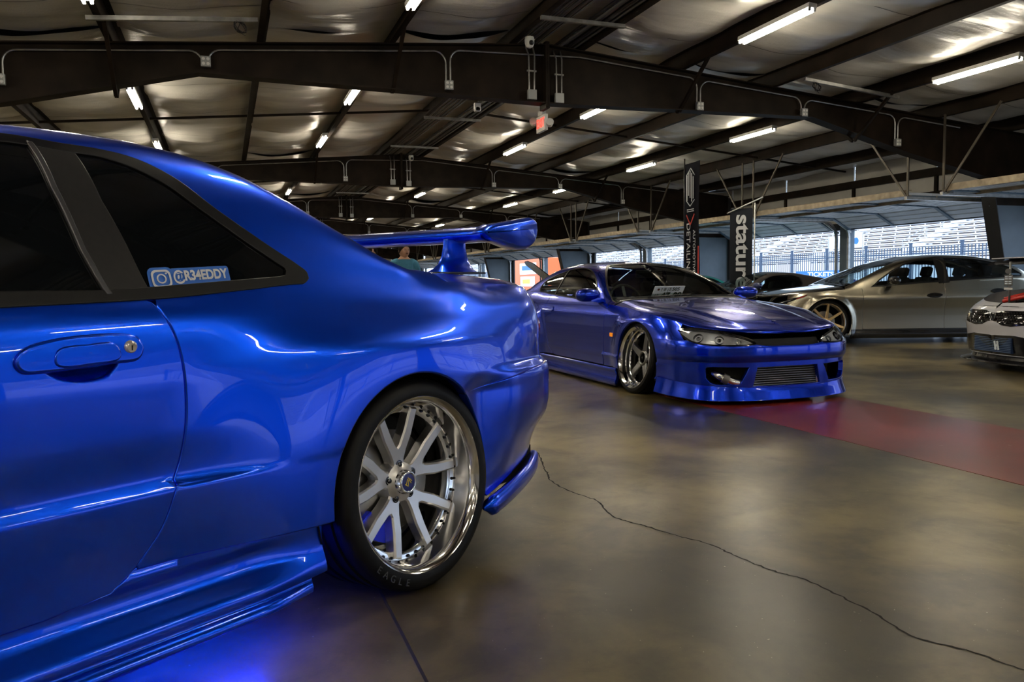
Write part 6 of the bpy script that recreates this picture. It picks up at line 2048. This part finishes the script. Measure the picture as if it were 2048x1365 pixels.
def person(label, loc, yaw, H, shirt, trouser, head_yaw=0., long_hair=False, skin=M_SKIN, moustache=False):
    r = thing('person', label, 'person', loc, yaw)
    k = H / 1.72
    N = {'pelvis': ((0, 0, .95 * k), (.15 * k, .11 * k)), 'waist': ((0, 0, 1.10 * k), (.15 * k, .105 * k)), 'chest': ((0, -.01, 1.30 * k), (.17 * k, .115 * k)), 'collar': ((0, 0, 1.43 * k), (.10 * k, .075 * k)), 'neck': ((0, -.01, 1.51 * k), .058 * k), 'skull': ((0, -.02, 1.58 * k), .055 * k)}
    E = [('pelvis', 'waist'), ('waist', 'chest'), ('chest', 'collar'), ('collar', 'neck'), ('neck', 'skull')]
    for e, s in ((-1, 'l'), (1, 'r')):
        N.update({'sh' + s: ((e * .185 * k, 0, 1.40 * k), .062 * k), 'el' + s: ((e * .245 * k, .02, 1.13 * k), .045 * k), 'wr' + s: ((e * .25 * k, -.06, .90 * k), .032 * k), 'pa' + s: ((e * .25 * k, -.08, .83 * k), (.022 * k, .038 * k)),
                  'hip' + s: ((e * .09 * k, 0, .88 * k), .085 * k), 'kn' + s: ((e * .10 * k, -.01, .49 * k), .058 * k), 'an' + s: ((e * .10 * k, .02, .09 * k), .042 * k), 'to' + s: ((e * .11 * k, -.13, .035 * k), .034 * k)})
        E += [('collar', 'sh' + s), ('sh' + s, 'el' + s), ('el' + s, 'wr' + s), ('wr' + s, 'pa' + s), ('pelvis', 'hip' + s), ('hip' + s, 'kn' + s), ('kn' + s, 'an' + s), ('an' + s, 'to' + s)]
        for q in range(5):
            a = (q - 2) * .018 * k
            if q == 0:
                N['f%d%s' % (q, s)] = ((e * .25 * k - e * .03, -.12, .80 * k), .009)
            else:
                N['f%d%s' % (q, s)] = ((e * .25 * k, -.085 + a, (.755 - .008 * abs(q - 2)) * k), .008)
            E.append(('pa' + s, 'f%d%s' % (q, s)))
    body = skin_mesh(N, E)
    mb = MB()
    mb.v = [tuple(v.co) for v in body.vertices]; mb.f = [tuple(p.vertices) for p in body.polygons]; mb.mi = [0] * len(mb.f)
    hs = .235 * k
    hc = (0, -.03 * k, 1.605 * k)
    head_mesh(mb, hc, hs, head_yaw)
    bo = mb.build('body', skin, r, smooth=True)
    # clothing grown from the same skeleton
    def grow(keys, edges, pad, cut=None):
        NN = {q: (N[q][0] if not cut or q not in cut else cut[q], tuple(np.array(N[q][1]) * np.ones(2) + pad)) for q in keys}
        return skin_mesh(NN, edges)
    cut = {s_: tuple(np.array(N['sh' + s_[-1]][0]) * .35 + np.array(N['el' + s_[-1]][0]) * .65) for s_ in ('ell', 'elr')}
    N['hem'] = ((0, 0, .84 * k), (.158 * k, .118 * k))
    top = grow(['chest', 'waist', 'pelvis', 'hem', 'collar', 'shl', 'shr', 'ell', 'elr'], [('chest', 'waist'), ('waist', 'pelvis'), ('pelvis', 'hem'), ('chest', 'collar'), ('collar', 'shl'), ('collar', 'shr'), ('shl', 'ell'), ('shr', 'elr')], .014, cut)
    link('shirt', top, r, shirt)
    leg = grow(['pelvis', 'hipl', 'hipr', 'knl', 'knr', 'anl', 'anr'], [('pelvis', 'hipl'), ('pelvis', 'hipr'), ('hipl', 'knl'), ('hipr', 'knr'), ('knl', 'anl'), ('knr', 'anr')], .012)
    link('trousers', leg, r, trouser)
    for s_ in 'lr':
        sh = skin_mesh({'a': ((N['an' + s_][0][0], N['an' + s_][0][1], .07), (.05, .05)), 't': ((N['to' + s_][0][0], -.15, .04), (.045, .036)), 'h': ((N['an' + s_][0][0], .06, .045), (.042, .04))}, [('a', 't'), ('a', 'h')])
        link('shoe', sh, r, M_BLACK)
    c = MB(); c.tube([(.085 * k * math.cos(a), -.02 - .075 * k * math.sin(a), (1.452 - .035 * max(0, math.sin(a)) ** 4) * k) for a in np.linspace(PI * .56, PI * 2.44, 18)], .016 * k, 8); c.build('collar', shirt, r, smooth=True)
    # hair cap
    h = MB(); R = Matrix.Rotation(head_yaw, 3, 'Z')
    nu, nv = 28, 14
    vs_ = []
    low = .62 if not long_hair else .95
    for j in range(nv + 1):
        for i in range(nu):
            th = 2 * PI * i / nu
            front = max(0, -math.sin(th))
            lim = PI * (low - (.30 if not long_hair else .42) * front ** 1.2)
            ph = lim * j / nv
            p = Vector((math.sin(ph) * math.cos(th) * .385, math.sin(ph) * math.sin(th) * .455 + .01, math.cos(ph) * .53)) * hs
            vs_.append(Vector(hc) + R @ p)
    h.add(vs_, [(j * nu + i, j * nu + (i + 1) % nu, (j + 1) * nu + (i + 1) % nu, (j + 1) * nu + i) for j in range(nv) for i in range(nu)])
    h.build('hair', M_HAIR, r, smooth=True)
    def face(name, m_, boxes):
        f = MB()
        for (p, s_) in boxes: f.box(Vector(hc) + R @ (Vector(p) * hs), Vector(s_) * hs, R, bev=.012 * hs)
        f.build(name, m_, r, smooth=True)
    face('eyes', mat('eye_dark', (.02, .015, .012), .3), [((e * .135, -.375, .03), (.085, .04, .03)) for e in (-1, 1)])
    face('eyebrows', M_HAIR, [((e * .14, -.41, .095), (.14, .03, .025)) for e in (-1, 1)])
    face('mouth', M_LIP, [((0, -.425, -.23), (.17, .03, .035))])
    if moustache: face('moustache', M_HAIR, [((0, -.44, -.185), (.20, .03, .035))])
    return r
M_POLO = mat('teal_polo', (.05, .20, .31), .8, noise=(30, .1))
mp = cam_pt(808, 520, 11.6)
person('man in a teal blue polo shirt behind the near car rear wing', (mp.x, mp.y, 0), YAW * -1 + rad(14), 1.55, M_POLO, mat('dark_jeans', (.02, .025, .04), .8), rad(22), moustache=True)
mp = cam_pt(745, 520, 12.6)
person('dark-haired person half hidden behind the near blue car roof pillar', (mp.x, mp.y, 0), -YAW, 1.60, mat('dark_shirt', (.03, .03, .035), .8), mat('dark_jeans', (.02, .025, .04), .8), rad(20), True)
mp = cam_pt(1703, 560, 23.0)
person('dark-haired person standing outside the door behind the bronze saloon', (mp.x, mp.y, 0), -.5, 1.12, mat('navy_shirt', (.02, .03, .12), .8), mat('dark_jeans', (.02, .025, .04), .8), rad(-20))

# ================================================================== FLAGS
def banner_strip(w, h, n=24, wave=.02, ph=0.):
    b = MB()
    us, vs_ = np.linspace(0, 1, 9), np.linspace(0, 1, n)
    f = lambda o: (lambda u, v: (w * (u - .5), wave * math.sin(3.2 * u + ph) * (1 - .4 * v) + wave * .6 * math.sin(7 * v + ph) + o, h * v))
    b.grid(f(0), us, vs_); b.grid(f(.004), us, vs_)
    return b
M_FLAGB = mat('black_flag_fabric', (.006, .0065, .011), .9, spec=.1)
M_FLAGG = mat('charcoal_mesh_flag', (.022, .025, .033), .9, spec=.1)
M_PRINT = mat('silver_print', (.62, .64, .68), .5)
fp = cam_pt(1383, 600, 12.6)
FROT = -YAW + rad(-75)
r = thing('black_banner_flag', 'tall black banner flag with silver emblem and vertical lettering behind the dark blue coupe', 'flag', (fp.x, fp.y, 0), FROT)
banner_strip(.48, 2.36, 30, .02).build('flag_cloth', M_FLAGB, r, smooth=True, loc=(0, 0, .45))
b = MB(); b.tube([(-.25, .0, .0), (-.25, 0, 2.9)], .012, 8); b.build('flag_pole', M_BLACK, r, smooth=True)
b = MB(); b.box((-.1, 0, .02), (.5, .4, .04), bev=.01); b.build('flag_base', M_BLACK, r)
def flag_text(body, size, x, z, m=M_PRINT, sx=1.):
    me_ = text_mesh(body, size, .001)
    for sy in (-1,):
        o = link('flag_lettering', me_, r, m)
        o.matrix_basis = basis3((0, 0, -1), (1, 0, 0), (0, -1, 0), (x, -.030, z)) @ Matrix.Diagonal((sx, 1, 1, 1))
flag_text('DETAILING', .17, -.06, 1.45)
flag_text('AUTOMOTIVE', .105, .13, 1.42)
flag_text('SUT', .15, -.02, .72)
e = MB()
def line(p, q, w=.016): e.bar((p[0], -.032, p[1]), (q[0], -.032, q[1]), w, .004, up=(0, 1, 0))
for x0, zt, zb_ in ((-.10, 2.62, 2.22), (-.05, 2.66, 2.30), (.0, 2.68, 2.26), (.05, 2.64, 2.20), (.10, 2.58, 2.24)): line((x0, zb_), (x0, zt), .018)
for p, q in (((-.12, 2.62), (.02, 2.72)), ((.02, 2.72), (.14, 2.60)), ((-.12, 2.22), (.0, 2.13)), ((.0, 2.13), (.14, 2.22)), ((-.12, 2.62), (-.12, 2.22)), ((-.10, 2.08), (.12, 2.08)), ((-.10, 2.05), (.12, 2.05))): line(p, q, .012)
e.build('flag_emblem', M_PRINT, r)
e = MB()
for p, q in (((-.12, 2.00), (.01, 1.84)), ((.01, 1.84), (.14, 2.00))): line(p, q, .022)
e.build('flag_chevron', mat('flag_red', (.55, .05, .04), .6), r)
b = MB(); b.box((.235, -.012, 1.0), (.02, .012, 1.0)); b.build('flag_edge', mat('flag_red', (.55, .05, .04), .6), r)

fp = cam_pt(1484, 600, 15.4)
r = thing('charcoal_banner_flag', 'charcoal mesh banner flag with large pale vertical lettering on a white pole', 'flag', (fp.x, fp.y, 0), -YAW + rad(-20))
r.scale = (.92, .92, .955)
banner_strip(.46, 1.95, 24, .035, 1.).build('flag_cloth', M_FLAGG, r, smooth=True, loc=(-.03, 0, .5))
b = MB(); b.tube([(.24, 0, 0), (.24, 0, 2.55)], .014, 8); b.tube([(.40, .0, 2.66), (-.32, .0, 2.36)], .012, 8); b.build('flag_pole', M_WHITE, r, smooth=True)
b = MB(); b.box((.2, 0, .02), (.4, .4, .04), bev=.01); b.build('flag_base', M_BLACK, r)
me_ = text_mesh('stature', .50, .001, bold=.012)
o = link('flag_lettering', me_, r, M_PRINT); o.matrix_basis = basis3((0, 0, -1), (1, 0, 0), (0, -1, 0), (.0, -.052, 1.58)) @ Matrix.Diagonal((1.05, .78, 1, 1))

# ================================================================== BOOTH OUTSIDE, STICKERS
M_ORANGE = mat('booth_orange', (.80, .16, .05), .5)
bp = onx = None
r = thing('orange_food_trailer', 'orange food trailer with colourful signs seen through a far garage door', 'trailer', (21.4, 54.4, 0))
b = MB(); b.box((0, 0, 1.45), (2.4, 9.2, 2.5), bev=.06); b.build('trailer_body', M_ORANGE, r)
b = MB(); b.box((0, 0, .12), (2.0, 8.0, .2)); b.build('trailer_chassis', M_BLACK, r)
for (y, z, sy, sz, m) in ((-1.5, 2.0, 3.2, .8, M_SIGNW), (-1.4, 1.1, 2.8, .7, M_SIGNW), (2.9, 1.6, 2.2, 1.2, M_SIGNW), (2.9, 1.9, 1.6, .3, mat('sign_yellow', (.85, .6, .08), .5)), (-1.5, 2.05, 2.2, .3, M_SIGNB), (-1.2, 1.1, 1.4, .3, mat('sign_yellow', (.85, .6, .08), .5)), (2.8, 1.3, 1.2, .3, M_SIGNB)):
    b = MB(); b.box((-1.21 - (.03 if sz < .5 else 0), y, z), (.03, sy, sz)); b.build('sign_panel', m, r)

def r34_sticker():
    S = R34S
    g = mir(S.G, -1)
    M_SB = mat('sticker_blue', (.02, .13, .55), .4)
    def sheet(name, poly, h, m, parent=R34):
        return panel(parent, name, m, [(offs(g, h), S.xz(poly), (), .95)], .012, r=.0006, depth=.001)
    def rr(x0, x1, z0, z1, c, dz=0.):
        out = []
        for cx, cz, a in ((x1 - c, z1 - c, 0), (x0 + c, z1 - c, 90), (x0 + c, z0 + c, 180), (x1 - c, z0 + c, 270)):
            out += [(cx + c * math.cos(rad(a + q)), cz + c * math.sin(rad(a + q)) + dz) for q in (0, 22, 45, 68, 90)]
        return out
    sh = lambda P: [(x, z + (x + .70) * .055) for x, z in P]
    bb = sheet('window_sticker', sh(rr(-.806, -.742, .948, 1.002, .014)), .0015, M_SB)
    sheet('sticker_plate', sh(rr(-.748, -.588, .957, .998, .006)), .0015, M_SB, bb)
    o_, i_ = rr(-.799, -.749, .954, .996, .012), rr(-.794, -.754, .959, .991, .009)
    panel(bb, 'camera_outline', M_PRINT, [(offs(g, .003), S.xz(sh(o_)), [S.xz(sh(i_))], .95)], .006, flange=False)
    c1 = [(-.774 + .0125 * math.cos(a), .975 + .0115 * math.sin(a)) for a in np.linspace(0, 2 * PI, 28, endpoint=False)]
    c2 = [(-.774 + .0088 * math.cos(a), .975 + .0082 * math.sin(a)) for a in np.linspace(0, 2 * PI, 28, endpoint=False)]
    panel(bb, 'camera_ring', M_PRINT, [(offs(g, .003), S.xz(sh(c1)), [S.xz(sh(c2))], .95)], .006, flange=False)
    panel(bb, 'camera_dot', M_PRINT, [(offs(g, .003), S.xz(sh(rr(-.763, -.758, .985, .989, .001))), (), .95)], .006, flange=False)
    me_ = text_mesh('@R34EDDY', .040, .0, bold=.0016)
    # wrap the flat lettering onto the glass surface
    co = np.array([v.co[:] for v in me_.vertices])
    w = co[:, 0].max() - co[:, 0].min()
    xx = -.668 + (co[:, 0] - (co[:, 0].max() + co[:, 0].min()) / 2) * (.150 / w)
    zz = .9765 + (co[:, 1] - (co[:, 1].max() + co[:, 1].min()) / 2) * (.033 / (co[:, 1].max() - co[:, 1].min())) + (xx + .70) * .055
    P = offs(g, .0035)(S.xz(np.stack([xx, zz], 1)))
    for v, p in zip(me_.vertices, P): v.co = p
    link('sticker_lettering', me_, bb, M_PRINT)
r34_sticker()
# raised tyre lettering on the near wheel
for ch in R34.children:
    if ch.name.startswith('wheel') and not ch.name.startswith('wheel_well') and abs(ch.location.x) < .01 and ch.location.y < 0:
        txt = MB()
        for i, c_ in enumerate('EAGLE'):
            me_ = text_mesh(c_, .030, .001)
            a = rad(316 - 6.4 * i)
            R = Matrix.Rotation(-(a - PI / 2) , 4, 'Y')
            for p in me_.polygons:
                pass
            M = Matrix.Translation((.300 * math.cos(a), .0045, .300 * math.sin(a))) @ basis3((math.sin(a), 0, -math.cos(a)), (-math.cos(a), 0, -math.sin(a)), (0, 1, 0))
            txt.add([M @ v.co for v in me_.vertices], [tuple(p.vertices) for p in me_.polygons])
        txt.build('tyre_lettering', mat('tyre_letter_grey', (.05, .055, .06), .5), ch)
